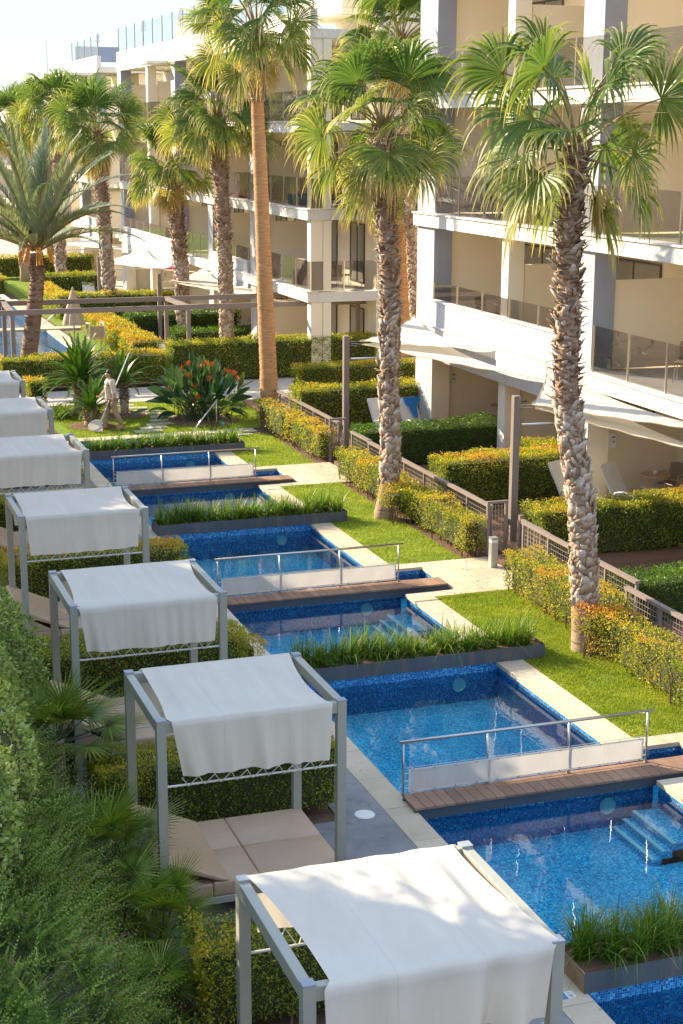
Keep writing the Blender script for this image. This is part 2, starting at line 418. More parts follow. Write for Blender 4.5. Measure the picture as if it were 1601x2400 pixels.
# ------------------------------------------------------------------ mesh helpers
class MB:
    def __init__(s):
        s.v = []; s.f = []; s.mi = []; s.cm = 0
    def box(s, x0, x1, y0, y1, z0, z1, m=None):
        b = len(s.v)
        s.v += [(x0, y0, z0), (x1, y0, z0), (x1, y1, z0), (x0, y1, z0), (x0, y0, z1), (x1, y0, z1), (x1, y1, z1), (x0, y1, z1)]
        for q in ((0, 3, 2, 1), (4, 5, 6, 7), (0, 1, 5, 4), (1, 2, 6, 5), (2, 3, 7, 6), (3, 0, 4, 7)):
            s.f.append(tuple(b+i for i in q)); s.mi.append(s.cm if m is None else m)
        return s
    def bar(s, p0, p1, w, h, m=None, upv=(0, 0, 1)):
        p0 = Vector(p0); p1 = Vector(p1); d = (p1-p0).normalized()
        u = Vector(upv)
        if abs(d.dot(u)) > 0.99: u = Vector((0, 1, 0))
        a = d.cross(u).normalized()*(w/2); c = a.cross(d).normalized()*(h/2)
        b = len(s.v)
        for p in (p0, p1):
            for k in ((-1, -1), (1, -1), (1, 1), (-1, 1)):
                s.v.append(tuple(p + a*k[0] + c*k[1]))
        for q in ((0, 1, 2, 3), (7, 6, 5, 4), (0, 4, 5, 1), (1, 5, 6, 2), (2, 6, 7, 3), (3, 7, 4, 0)):
            s.f.append(tuple(b+i for i in q)); s.mi.append(s.cm if m is None else m)
        return s
    def tube(s, pts, rad, n=8, m=None, cap=True):
        pts = [Vector(p) for p in pts]
        if isinstance(rad, (int, float)): rad = [rad]*len(pts)
        b = len(s.v)
        prev = None
        for i, p in enumerate(pts):
            d = (pts[min(i+1, len(pts)-1)] - pts[max(i-1, 0)]).normalized()
            if prev is None:
                a = d.orthogonal().normalized()
            else:
                a = (prev - d*prev.dot(d)).normalized()
            prev = a
            c = d.cross(a)
            for k in range(n):
                t = 2*math.pi*k/n
                s.v.append(tuple(p + a*(math.cos(t)*rad[i]) + c*(math.sin(t)*rad[i])))
        for i in range(len(pts)-1):
            for k in range(n):
                s.f.append((b+i*n+k, b+i*n+(k+1) % n, b+(i+1)*n+(k+1) % n, b+(i+1)*n+k)); s.mi.append(s.cm if m is None else m)
        if cap:
            s.f.append(tuple(b+k for k in range(n))[::-1]); s.mi.append(s.cm if m is None else m)
            e = b+(len(pts)-1)*n
            s.f.append(tuple(e+k for k in range(n))); s.mi.append(s.cm if m is None else m)
        return s
    def lathe(s, cx, cy, prof, n=24, m=None):
        b = len(s.v)
        for r, z in prof:
            for k in range(n):
                t = 2*math.pi*k/n
                s.v.append((cx+r*math.cos(t), cy+r*math.sin(t), z))
        for i in range(len(prof)-1):
            for k in range(n):
                s.f.append((b+i*n+k, b+i*n+(k+1) % n, b+(i+1)*n+(k+1) % n, b+(i+1)*n+k)); s.mi.append(s.cm if m is None else m)
        return s
    def quad(s, *p, m=None):
        b = len(s.v); s.v += [tuple(q) for q in p]; s.f.append(tuple(range(b, b+len(p)))); s.mi.append(s.cm if m is None else m)
        return s
    def grid(s, fn, nu, nv, m=None):
        b = len(s.v)
        for j in range(nv+1):
            for i in range(nu+1):
                s.v.append(tuple(fn(i/nu, j/nv)))
        for j in range(nv):
            for i in range(nu):
                a = b+j*(nu+1)+i
                s.f.append((a, a+1, a+nu+2, a+nu+1)); s.mi.append(s.cm if m is None else m)
        return s
    def mesh(s, name, mats, smooth=False, bevel=0):
        me = bpy.data.meshes.new(name)
        me.from_pydata(s.v, [], s.f)
        if not isinstance(mats, (list, tuple)): mats = [mats]
        for m in mats: me.materials.append(m)
        if len(mats) > 1: me.polygons.foreach_set('material_index', s.mi)
        if smooth: me.polygons.foreach_set('use_smooth', [True]*len(me.polygons))
        me.update()
        return me
    def build(s, name, mats, parent=None, smooth=False, loc=None, kind=None):
        return link(name, s.mesh(name, mats, smooth), parent, loc, kind)
def link(name, me, parent=None, loc=None, kind=None):
    o = bpy.data.objects.new(name, me)
    COL.objects.link(o)
    if parent is not None: o.parent = parent
    if loc is not None: o.location = loc
    if kind: o['kind'] = kind
    return o
def tag(o, label=None, cat=None, group=None, kind=None):
    if label: o['label'] = label
    if cat: o['category'] = cat
    if group: o['group'] = group
    if kind: o['kind'] = kind
    return o
def empty(name, loc=(0, 0, 0), rz=0, **kw):
    o = bpy.data.objects.new(name, None)
    COL.objects.link(o)
    o.location = loc; o.rotation_euler = (0, 0, rz); o.empty_display_size = 0.1
    tag(o, **kw)
    return o
def kids(o):
    return [c for c in bpy.data.objects if c.parent == o]
def copy_tree(o, parent=None, ch=None):
    c = o.copy(); COL.objects.link(c)
    c.parent = parent
    for k in (kids(o) if ch is None else ch): copy_tree(k, c)
    return c
def bevel(o, w=0.01, seg=2):
    m = o.modifiers.new('bevel', 'BEVEL'); m.width = w; m.segments = seg; m.limit_method = 'ANGLE'
    return o
def npmesh(name, V, nper, mat, attr=None, faces=None, smooth=False):
    """V: (n, nper, 3) polygons, or V (nv,3) + faces (nf,k). attr: per-vertex 'v'."""
    me = bpy.data.meshes.new(name)
    if faces is None:
        n = V.shape[0]
        vv = V.reshape(-1, 3)
        idx = np.arange(n*nper, dtype=np.int32)
        k = nper; nf = n
    else:
        vv = V; nf, k = faces.shape; idx = faces.reshape(-1).astype(np.int32)
    me.vertices.add(len(vv)); me.vertices.foreach_set('co', vv.astype(np.float32).ravel())
    me.loops.add(nf*k); me.loops.foreach_set('vertex_index', idx)
    me.polygons.add(nf)
    me.polygons.foreach_set('loop_start', np.arange(0, nf*k, k, dtype=np.int32))
    me.polygons.foreach_set('loop_total', np.full(nf, k, dtype=np.int32))
    me.materials.append(mat)
    if attr is not None:
        a = me.attributes.new('v', 'FLOAT', 'POINT'); a.data.foreach_set('value', np.clip(attr, 0, 1).astype(np.float32).ravel())
    if smooth: me.polygons.foreach_set('use_smooth', np.ones(nf, bool))
    me.update(calc_edges=True)
    me.validate()
    return me
def norm(a): return a/np.maximum(np.linalg.norm(a, axis=-1, keepdims=True), 1e-9)
def leaves(P, Nn, size, spread=0.9, aspect=0.5, rng=NR):
    """diamond leaves at points P with outward normals Nn"""
    n = len(P)
    d = norm(Nn*0.55 + rng.normal(size=(n, 3))*spread)
    s = norm(np.cross(d, rng.normal(size=(n, 3))))
    L = (size*rng.uniform(0.7, 1.3, n))[:, None]
    nn = np.cross(d, s)
    V = np.stack([P, P+d*L*.5+s*L*aspect*.5+nn*L*.08, P+d*L, P+d*L*.5-s*L*aspect*.5+nn*L*.08], 1)
    return V
def lfn(P, seed=0.0):
    """smooth low-frequency noise -1..1"""
    x, y, z = P[:, 0]+seed, P[:, 1]*1.03+seed*1.7, P[:, 2]*1.2+seed*.6
    return (np.sin(x*2.1+np.sin(y*1.7)*1.3)+np.sin(y*2.7+np.sin(z*2.3+x)*1.1)+np.sin((x+y+z)*4.3)*.6+np.sin(x*9.1+y*7.3)*.35+np.sin(y*11.3-z*8.7)*.35)/2.6
# ------------------------------------------------------------------ SETTING
def flat(name, x0, x1, y0, y1, z, mat, kind='structure', th=0.0):
    b = MB()
    if th: b.box(x0, x1, y0, y1, z-th, z)
    else: b.quad((x0, y0, z), (x1, y0, z), (x1, y1, z), (x0, y1, z))
    o = b.build(name, mat); o['kind'] = kind
    return o
# ground sheet with a hole where the pools are
def ground():
    b = MB()
    for (x0, x1, y0, y1) in ((-900, 6.66, -300, 1500), (12.2, 900, -300, 1500), (6.66, 12.2, -300, 4), (6.66, 12.2, 44, 54), (10.6, 12.2, 54, 100), (6.66, 10.6, 100, 1500), (10.6, 12.2, 100, 1500)):
        b.quad((x0, y0, -0.03), (x1, y0, -0.03), (x1, y1, -0.03), (x0, y1, -0.03))
    b.build('ground', soil, kind='structure')
ground()
# lawns (structure sheets) ------------------------------------------------
LAWN_SEG = [(10.88, 12.5, 4.0, 18.25), (10.88, 12.5, 18.55, 26.0), (10.88, 12.5, 28.3, 35.9), (10.88, 12.6, 38.2, 42.7)]
BR = [17.2, 26.55, 36.35]          # bridge front edges
BW = 0.42
NOTCH = [(17.1, 18.25), (26.3, 28.0), (36.15, 37.95)]
LAWN_SEG = [(10.88, 12.45, 12.0, 16.8), (10.88, 12.45, 18.55, 26.0), (10.88, 12.45, 28.3, 35.85), (10.88, 12.6, 38.25, 42.7)]
b = MB()
for x0, x1, y0, y1 in LAWN_SEG: b.box(x0, x1, y0, y1, -0.25, -0.01)
for x0, x1, y0, y1 in ((6.9, 14.0, 43.6, 49.1), (11.0, 12.3, 53.5, 68), (11.0, 13, 70, 100)): b.quad((x0, y0, -0.01), (x1, y0, -0.01), (x1, y1, -0.01), (x0, y1, -0.01))
b.build('lawn', lawn_m, kind='structure')
# lawn blades ------------------------------------------------------------
def lawn_blades(name, segs, dens, h, label):
    P = []
    for (x0, x1, y0, y1) in segs:
        n = int((x1-x0)*(y1-y0)*dens)
        P.append(np.stack([NR.uniform(x0, x1, n), NR.uniform(y0, y1, n), np.full(n, -0.01)], 1))
    P = np.concatenate(P)
    n = len(P)
    d = norm(np.stack([NR.normal(size=n)*.55, NR.normal(size=n)*.55, np.ones(n)], 1))
    s = norm(np.cross(d, NR.normal(size=(n, 3))))
    L = (h*NR.uniform(.5, 1.3, n)*(1+.4*lfn(P*3)))[:, None]
    w = .007
    V = np.stack([P-s*w, P+s*w, P+d*L+s*w*.2], 1)
    v = np.clip(.45+.25*lfn(P*1.5)+NR.normal(size=n)*.2, 0, 1)
    me = npmesh(name, V, 3, lawn_leaf, np.repeat(v, 3))
    o = link(name, me); tag(o, label, 'grass', kind='stuff')
lawn_blades('grass', [(10.88, 12.45, 18.55, 26.0), (10.88, 12.45, 16, 16.8)], 3300, .045, 'short bright green grass of the lawn strip beside the pools')
lawn_blades('grass', [(10.88, 12.45, 28.3, 35.85), (10.88, 12.6, 38.25, 42.7), (7.2, 13.6, 43.7, 49.0)], 900, .06, 'short green grass of the farther lawns round the clipped hedges and planting')
# pool shell ---------------------------------------------------------------
FL = -0.62; WL = -0.14
PL = [12.62, 22.2, 32.02, 40.4]
TREES = [(-3.7, 15.7, 9.4, 2.3), (-3.2, 25.3, 9.6, 2.9), (-3.4, 30.0, 8.1, 2.4), (-3.2, 35.6, 8.7, 2.9), (-3.4, 41.5, 8.7, 2.9), (-3.2, 47.5, 8.4, 2.8), (-3.6, 53.0, 7.6, 2.4)]
ZB = -0.75
def pool_shell():
    f = MB(); w = MB()
    y0, y1 = 4.0, 43.1
    f.quad((7.0, y0, FL), (10.45, y0, FL), (10.45, y1, FL), (7.0, y1, FL))
    w.quad((7.0, y0, ZB), (7.0, y1, ZB), (7.0, y1, -0.03), (7.0, y0, -0.03))
    ys = [y0]
    for a, c in NOTCH: ys += [a, c]
    ys.append(y1)
    for i in range(0, len(ys), 2):
        w.quad((10.45, ys[i], ZB), (10.45, ys[i], -0.03), (10.45, ys[i+1], -0.03), (10.45, ys[i+1], ZB))
    for a, c in NOTCH:
        f.quad((10.45, a, FL), (11.45, a, FL), (11.45, c, FL), (10.45, c, FL))
        w.quad((10.45, a, ZB), (11.45, a, ZB), (11.45, a, -0.03), (10.45, a, -0.03))
        w.quad((10.45, c, ZB), (10.45, c, -0.03), (11.45, c, -0.03), (11.45, c, ZB))
        w.quad((11.45, a, ZB), (11.45, c, ZB), (11.45, c, -0.03), (11.45, a, -0.03))
    w.quad((7.0, y1, ZB), (10.45, y1, ZB), (10.45, y1, -0.03), (7.0, y1, -0.03))
    w.quad((7.0, y0, ZB), (7.0, y0, -0.03), (10.45, y0, -0.03), (10.45, y0, ZB))
    # dividing walls under planters and bridges
    for yp in PL: w.box(7.003, 10.447, yp+0.02, yp+0.56, ZB, -0.004)
    for yb in BR: w.box(7.003, 10.447, yb+0.03, yb+0.36, ZB, -0.06)
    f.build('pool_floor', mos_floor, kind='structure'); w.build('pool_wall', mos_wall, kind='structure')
PL = [12.62, 22.2, 32.02, 40.4]
pool_shell()
b = MB()
b.quad((7.0, 4, WL), (10.45, 4, WL), (10.45, 43.1, WL), (7.0, 43.1, WL))
for a, c in NOTCH: b.quad((10.45, a, WL), (11.45, a, WL), (11.45, c, WL), (10.45, c, WL))
b.build('water', water_m, kind='structure')
# steps with pale treads inside the pool beside the notch
for k, (a, c) in enumerate(NOTCH):
    for j in range(2):
        yy = a-1.35-j*0.0
    st = MB()
    for j in range(3):
        st.box(10.02-0.0+j*0.145-0.28, 10.44, a-1.1, a-0.05, ZB, WL-0.40+j*0.09)
    o = st.build('pool_step', mos_floor, kind='structure')
    for j in range(3):
        link('step_edge', MB().box(9.74+j*0.145, 9.80+j*0.145, a-1.1, a-0.05, WL-0.40+j*0.09+0.002, WL-0.40+j*0.09+0.012).mesh('step_edge', whitepl), o)
# round underwater lights
def pool_light(y):
    t = tag(MB().lathe(9.75, 0, [(0.0, 0), (0.11, 0.0), (0.12, 0.012), (0.12, 0.02)], 20).build('pool_light', simple_light), 'round pale underwater lamp on the blue tiled wall at bridge or planter end', 'pool lamp', 'round lamps set in the pool walls')
    t.rotation_euler = (R(90), 0, 0)
    t.location = (0, y, -0.30)
    return t
simple_light = simple('lamp_glass', (0.58, 0.76, 0.70), None, 8, 0.2)
LD = ['nearest', 'second', 'third', 'fourth', 'fifth', 'farthest']
pls = []
for i, y in enumerate([17.215, 22.205, 26.565, 32.025, 36.365, 40.405]):
    pls.append(pool_light(y))
for i, t in enumerate(pls):
    t['label'] = ['round pale underwater lamp on the tiled wall below the nearest footbridge', 'round pale underwater lamp on the tiled wall below the second planter', 'round pale underwater lamp on the tiled wall below the middle footbridge', 'round pale underwater lamp on the tiled wall below the third planter', 'round pale underwater lamp on the tiled wall below the farthest footbridge', 'round pale underwater lamp on the tiled wall below the farthest planter'][i]
# floor drains and pale floor lights seen through water
# coping stones ----------------------------------------------------------
cop = empty('pool_coping', (0, 0, 0)); cop['kind'] = 'structure'
def stones(x0, x1, y0, y1, along='y', L=1.0, mat=lime, par=None, z=0.0, th=0.06, nm='stone'):
    par = par or cop
    a, c = (y0, y1) if along == 'y' else (x0, x1)
    n = max(1, round((c-a)/L)); s = (c-a)/n
    g = 0.004
    for i in range(n):
        p, q = a+i*s+g, a+(i+1)*s-g
        dz = random.uniform(-.0015, .0015)
        if along == 'y': me = MB().box(x0, x1, p, q, z-th, z+dz)
        else: me = MB().box(p, q, y0, y1, z-th, z+dz)
        link(nm, me.mesh(nm, mat), par)
stones(6.65, 7.03, 10.5, 43.1)
ys = [10.5]
for a, c in NOTCH: ys += [a-.3, c+.3]
ys.append(43.1)
for i in range(0, len(ys), 2): stones(10.42, 10.88, ys[i], ys[i+1])
for a, c in NOTCH:
    stones(10.42, 11.45, a-.3, a+.02, 'x', 1.03)
    stones(10.42, 11.45, c-.02, c+.3, 'x', 1.03)
stones(6.65, 12.4, 43.1, 43.55, 'x', 0.9)
# gate paths
pth = empty('path', (0, 0, 0)); pth['kind'] = 'structure'
for a, c in NOTCH:
    for y in np.arange(a-.3, c+.3-.01, (c-a+.6)/3):
        s = (c-a+.6)/3
        for (p, q) in ((11.43, 12.2), (12.2, 12.98)):
            link('paving_slab', MB().box(p+.0025, q-.0025, y+.0025, y+s-.0025, -.06, .0+random.uniform(-.001, .001)).mesh('paving_slab', lime), pth)
# concrete pads left of the pool under cabanas
pad = empty('cabana_terrace', (0, 0, 0)); pad['kind'] = 'structure'
for (y0, y1) in ((5, 12.9), (14.45, 17.3), (18.9, 22.0), (23.3, 27.5), (28.4, 32.5), (33.5, 37.6), (38.2, 48.5)):
    n = 2
    for i in range(n):
        for (p, q) in ((2.95, 4.8), (4.8, 6.647)):
            s = (y1-y0)/n
            link('concrete_slab', MB().box(p+.003, q-.003, y0+i*s+.003, y0+(i+1)*s-.003, -.08, -.004+random.uniform(-.0005, .0005)).mesh('concrete_slab', concrete), pad)
for (y0, y1) in ((12.9, 14.45), (17.3, 18.9), (22.0, 23.3), (27.5, 28.4), (32.5, 33.5), (37.6, 38.2)):
    link('concrete_slab', MB().box(6.02, 6.647, y0+.003, y1-.003, -.08, -.004).mesh('concrete_slab', concrete), pad)
flat('planting_bed', -6, 6.64, 5, 60, -0.025, soil)
# wide walk behind the garden and its cream kerb
wk = empty('walkway', (0, 0, 0)); wk['kind'] = 'structure'
for i in range(9):
    link('paving_slab', MB().box(5.5+i*1.3+.003, 5.5+(i+1)*1.3-.003, 49.1, 51.9, -.06, .005).mesh('paving_slab', pathc), wk)
# stepping stones curve
ss = empty('stepping_stones', (0, 0, 0)); ss['kind'] = 'structure'
sp = [(9.4, 44.0), (9.65, 44.5), (9.95, 45.0), (10.2, 45.6), (10.35, 46.2), (10.3, 46.8), (10.1, 47.4), (9.8, 48.0), (9.5, 48.6)]
for i, (x, y) in enumerate(sp):
    bm = MB(); a = random.uniform(-.2, .2); pts = []
    hx, hy = .42, .19
    for (u, v) in ((-1, -1), (1, -.8), (1.05, .9), (-.9, 1)):
        pts.append((x+hx*u*math.cos(a)-hy*v*math.sin(a), y+hx*u*math.sin(a)+hy*v*math.cos(a)))
    k = len(bm.v)
    for z in (-.03, .012):
        for p in pts: bm.v.append((*p, z))
    bm.f += [(3, 2, 1, 0), (4, 5, 6, 7), (0, 1, 5, 4), (1, 2, 6, 5), (2, 3, 7, 6), (3, 0, 4, 7)]; bm.mi += [0]*6
    bm.build('flagstone', pathc, ss)
# second pool far left, beyond the pergola
flat('far_pool_floor', -6, 10.3, 54, 82, -0.6, mos_floor)
flat('water', -6, 10.3, 54, 82, -0.12, ripple_m)
b = MB(); b.quad((10.3, 54, -.7), (10.3, 82, -.7), (10.3, 82, 0), (10.3, 54, 0)); b.quad((-6, 82, -.7), (-6, 82, 0), (10.3, 82, 0), (10.3, 82, -.7)); b.build('far_pool_wall', mos_wall, kind='structure')
cop2 = empty('far_pool_coping'); cop2['kind'] = 'structure'
stones(10.28, 10.85, 54, 82, 'y', 1.4, lime, cop2)
stones(-6, 10.28, 82, 82.5, 'x', 2.0, lime, cop2)
flat('far_garden', -40, 10.2, 82.5, 140, -0.01, lawn_m)
stones(7, 12.2, 68.6, 69.4, 'x', 1.3, lime, cop2, 0.06, 0.1)
# patio floors
pat = empty('patio_terrace'); pat['kind'] = 'structure'
for i in range(40):
    y = 14+i*0.85
    link('deck_board_panel', MB().box(13.3, 20.4, y+.004, y+.846, -.02, .08).mesh('deck_board_panel', deckw), pat)
flat('patio_terrace_far', 13.3, 20.4, 48.2, 130, 0.04, pathc, th=.07)
# ------------------------------------------------------------------ CABANAS
CX0 = 3.15; CW = 2.1; CH = 2.40
CAB = [(9.74, 1.84, 5.21), (15.21, 1.72, 5.36), (19.60, 1.80, 5.20), (24.72, 1.72, 5.25), (29.80, 1.86, 5.20), (34.58, 1.84, 5.27), (38.96, 1.82, 5.27)]
CABL = ['white cloth pool cabana nearest the camera with its canopy half in sunlight',
        'white cloth pool cabana over a tan daybed, beside the steel planter of tall grass',
        'white cloth pool cabana with a sunlit canopy corner, beside the middle footbridge',
        'white cloth pool cabana level with the third grass planter, left of orange topped hedge',
        'white cloth pool cabana level with the farthest footbridge, its sagging side panel showing rail',
        'white cloth pool cabana left of the farthest grass planter',
        'white cloth pool cabana farthest away, beside the date palm trunk']
def canopy_mesh(W, D, seed, sag, gapL, gapR, slip, wk=1.0):
    rs = random.Random(seed)
    ph = [rs.uniform(0, 6.28) for _ in range(12)]
    ks = [rs.uniform(12, 38) for _ in range(6)]
    zt = CH+.012; drop = .64; bd = .57
    tot = bd+D+drop
    lean = rs.uniform(-.5, .5)
    def fn(u, v):
        s = v*tot
        u0 = u; u = u+lean*.25*(v-.5)
        hang = 0.0
        x = gapL+(W-gapL-gapR)*u
        wr = 0
        for i in range(4): wr += math.sin(ks[i]*u+ph[i]+1.3*v*math.sin(ph[i]))/4
        for i in range(2): wr += .5*math.sin(ks[4+i]*2.2*u+ph[6+i])/4
        wr = wk*(wr+.55*(abs(math.sin(ks[0]*.6*u+ph[9]))**.4-.7))
        u = u0
        if s < bd:
            t = 1-s/bd; y = D+.03+.008+wr*.02*t; z = zt-t*bd
            x = gapL+(W-gapL-gapR)*u + (0.5-u)*.10*t
        elif s <= bd+D:
            t = (s-bd)/D; y = D-t*D
            e = abs(2*u-1)**3
            z = zt - math.sin(math.pi*t)*(sag*(.55+.45*e)) + wr*.026*math.sin(math.pi*t)**.6
            x += (0.5-u)*.10*math.sin(math.pi*t)*e
        else:
            t = (s-bd-D)/drop; y = -.03+wr*.06*t-.02*t; z = zt-t*drop+(.004*math.sin(u*23+ph[2])+.009*math.sin(u*4+ph[3]))*t*t
            x = gapL+(W-gapL-gapR)*u + (0.5-u)*(.09 if u > .5 else slip)*t*(2*abs(u-.5))**.5
        return (x, y, z)
    return MB().grid(fn, 84, 46).mesh('canopy_cloth', canopy_m, True)
def post_mesh(h, s=.10):
    return MB().box(-s/2, s/2, -s/2, s/2, 0, h).mesh('post', galv)
def cabana(i, y0, D, xr):
    W = CW
    t = empty('cabana', (xr-W, y0, 0), label=CABL[i], cat='cabana', group='row of pool cabanas')
    s = .10
    pm = post_mesh(CH-.004)
    cm = MB().box(-.052, .052, -.052, .052, 0, .016).mesh('post_cap', galvcap)
    for (x, y) in ((s/2, s/2), (W-s/2, s/2), (s/2, D-s/2), (W-s/2, D-s/2)):
        p = link('post', pm, t, (x, y, 0))
        link('post_cap', cm, p, (0, 0, CH-.004))
        link('foot_plate', MB().box(-.09, .09, -.09, .09, 0, .012).mesh('foot_plate', galv), p, (0, 0, 0))
    for x in (s/2, W-s/2):
        bevel(MB().box(x-.046, x+.046, s, D-s, CH-.135, CH-.012).build('side_beam', galv, t), .004, 1)
    for y in (s/2, D-s/2):
        bevel(MB().box(s, W-s, y-.04, y+.04, CH-.135, CH-.012).build('cross_beam', galv, t), .004, 1)
    gl, gr, sg, sl = [(.15, .10, .02, .05), (.15, .17, .055, .24), (.11, .14, .05, .17), (.10, .15, .06, .12), (.11, .15, .10, .08), (.1, .14, .05, .06), (.1, .14, .07, .05)][i]
    c = link('canopy', canopy_mesh(W, D, 31+i*7, sg, gl, gr, sl, [1.5, .9, .8, .7, .6, .7, .5][i]), t)
    # rods and lacing cords at front and back
    for (y, zr, nm) in ((-.03-.045, CH-.75, 0), (D+.055, CH-.685, 1)):
        yy = s/2 if nm == 0 else D-s/2
        r = MB().tube([(s, yy, zr), (W-s, yy, zr)], .013, 8).build('rod', whitepl, t)
        zt = CH-(.635 if nm == 0 else .56)
        yc = -.05 if nm == 0 else D+.03
        m = MB(); n = 18 if i < 5 else 10
        xa, xb = gl+.1, W-gr-.08
        for k in range(n):
            x0 = xa+(xb-xa)*k/n; x1 = xa+(xb-xa)*(k+1)/n
            if k % 2 == 0: m.tube([(x0, yc, zt+.01), (x1, yy, zr-.02)], .006, 4)
            else: m.tube([(x0, yy, zr-.02), (x1, yc, zt+.01)], .006, 4)
        m.build('lacing_cord', whitepl, r)
    return t
cabs = [cabana(i, *c) for i, c in enumerate(CAB)]
# side rail of the fifth cabana's neighbour panel (grey frame seen left of cabana four)
# ------------------------------------------------------------------ DAYBEDS
BEDL = ['tan vinyl daybed under the nearest cabana, mostly hidden by the canopy', 'tan vinyl daybed with raised backrest and a dried water ring, under the second cabana',
        'tan vinyl daybed with folded backrest under the third cabana, beside a fan palm', 'tan vinyl daybed under the fourth cabana, behind the pale leafy shrub', 'tan vinyl daybed under the fifth cabana at the left edge']
def daybed(i, xr, y0, D):
    W = CW; x0 = xr-W+.02
    t = empty('daybed', (x0, y0, 0), label=BEDL[i], cat='daybed', group='daybeds under the cabanas')
    d0, d1 = .06, D-.06
    w = W-.02
    bevel(MB().box(.02, w, d0, d1, .20, .285).build('base_frame', galv, t), .006, 1)
    for (x, y) in ((.12, d0+.08), (w-.1, d0+.08), (.12, d1-.08), (w-.1, d1-.08)):
        MB().box(x-.04, x+.04, y-.04, y+.04, 0, .2).build('leg', galv, t)
    MB().box(.0, .05, d0-.02, d1+.02, .12, .25).build('side_rail', galv, t)
    # mattress in four upholstered panels, slightly domed
    mx = .58
    for (a, c) in ((mx, mx+(w-mx)*.36), (mx+(w-mx)*.36, w)):
        for (e, f) in ((d0, (d0+d1)/2), ((d0+d1)/2, d1)):
            o = MB().box(a+.002, c-.002, e+.002, f-.002, .287, .455).build('cushion', vinyl_top, t)
            bevel(o, .022, 3)
            sm = o.data; sm.polygons.foreach_set('use_smooth', [True]*len(sm.polygons))
    o = MB().box(.03, mx-.004, d0, d1, .287, .445).build('cushion', vinyl, t); bevel(o, .02, 3)
    # backrest: wedge of two cushions
    for (e, f) in ((d0+.0, (d0+d1)/2-.004), ((d0+d1)/2+.004, d1)):
        m = MB()
        pts = [(-.06, .84), (-.11, .76), (mx+.10, .452), (mx+.20, .462)]
        b = len(m.v)
        for y in (e, f):
            for (x, z) in pts: m.v.append((x, y, z))
        m.f += [(0, 1, 2, 3), (7, 6, 5, 4), (0, 3, 7, 4), (1, 0, 4, 5), (2, 1, 5, 6), (3, 2, 6, 7)]; m.mi += [0]*6
        o = m.build('backrest', vinyl, t); bevel(o, .02, 3)
    MB().quad((-.08, d0, .77), (mx-.1, d0, .455), (.1, d0, .455)).build('backrest_gusset', vinyl, t)
    MB().quad((-.08, d1, .77), (.1, d1, .455), (mx-.1, d1, .455)).build('backrest_gusset', vinyl, t)
    # loose skirt hanging behind
    def fn(u, v):
        return (-.10-.05*math.sin(u*9)*v-.06*v, d0+(d1-d0)*u, .76-.5*v)
    MB().grid(fn, 14, 4).build('skirt', vinyl, t, True)
    for (z, y) in ((0, 0),):
        pass
    return t
for i in range(5):
    daybed(i, CAB[i][2], CAB[i][0], CAB[i][1])
# round white drain cover on the terrace
tag(MB().lathe(6.36, 17.35, [(0, .012), (.125, .012), (.135, 0)], 28).build('drain_cover', whitepl), 'round white cover on the grey terrace beside the pool coping', 'drain cover', 'round terrace covers')
tag(MB().lathe(6.15, 11.72, [(0, .012), (.125, .012), (.135, 0)], 28).build('drain_cover', whitepl), 'round white cover on the terrace behind the nearest cabana post', 'drain cover', 'round terrace covers')
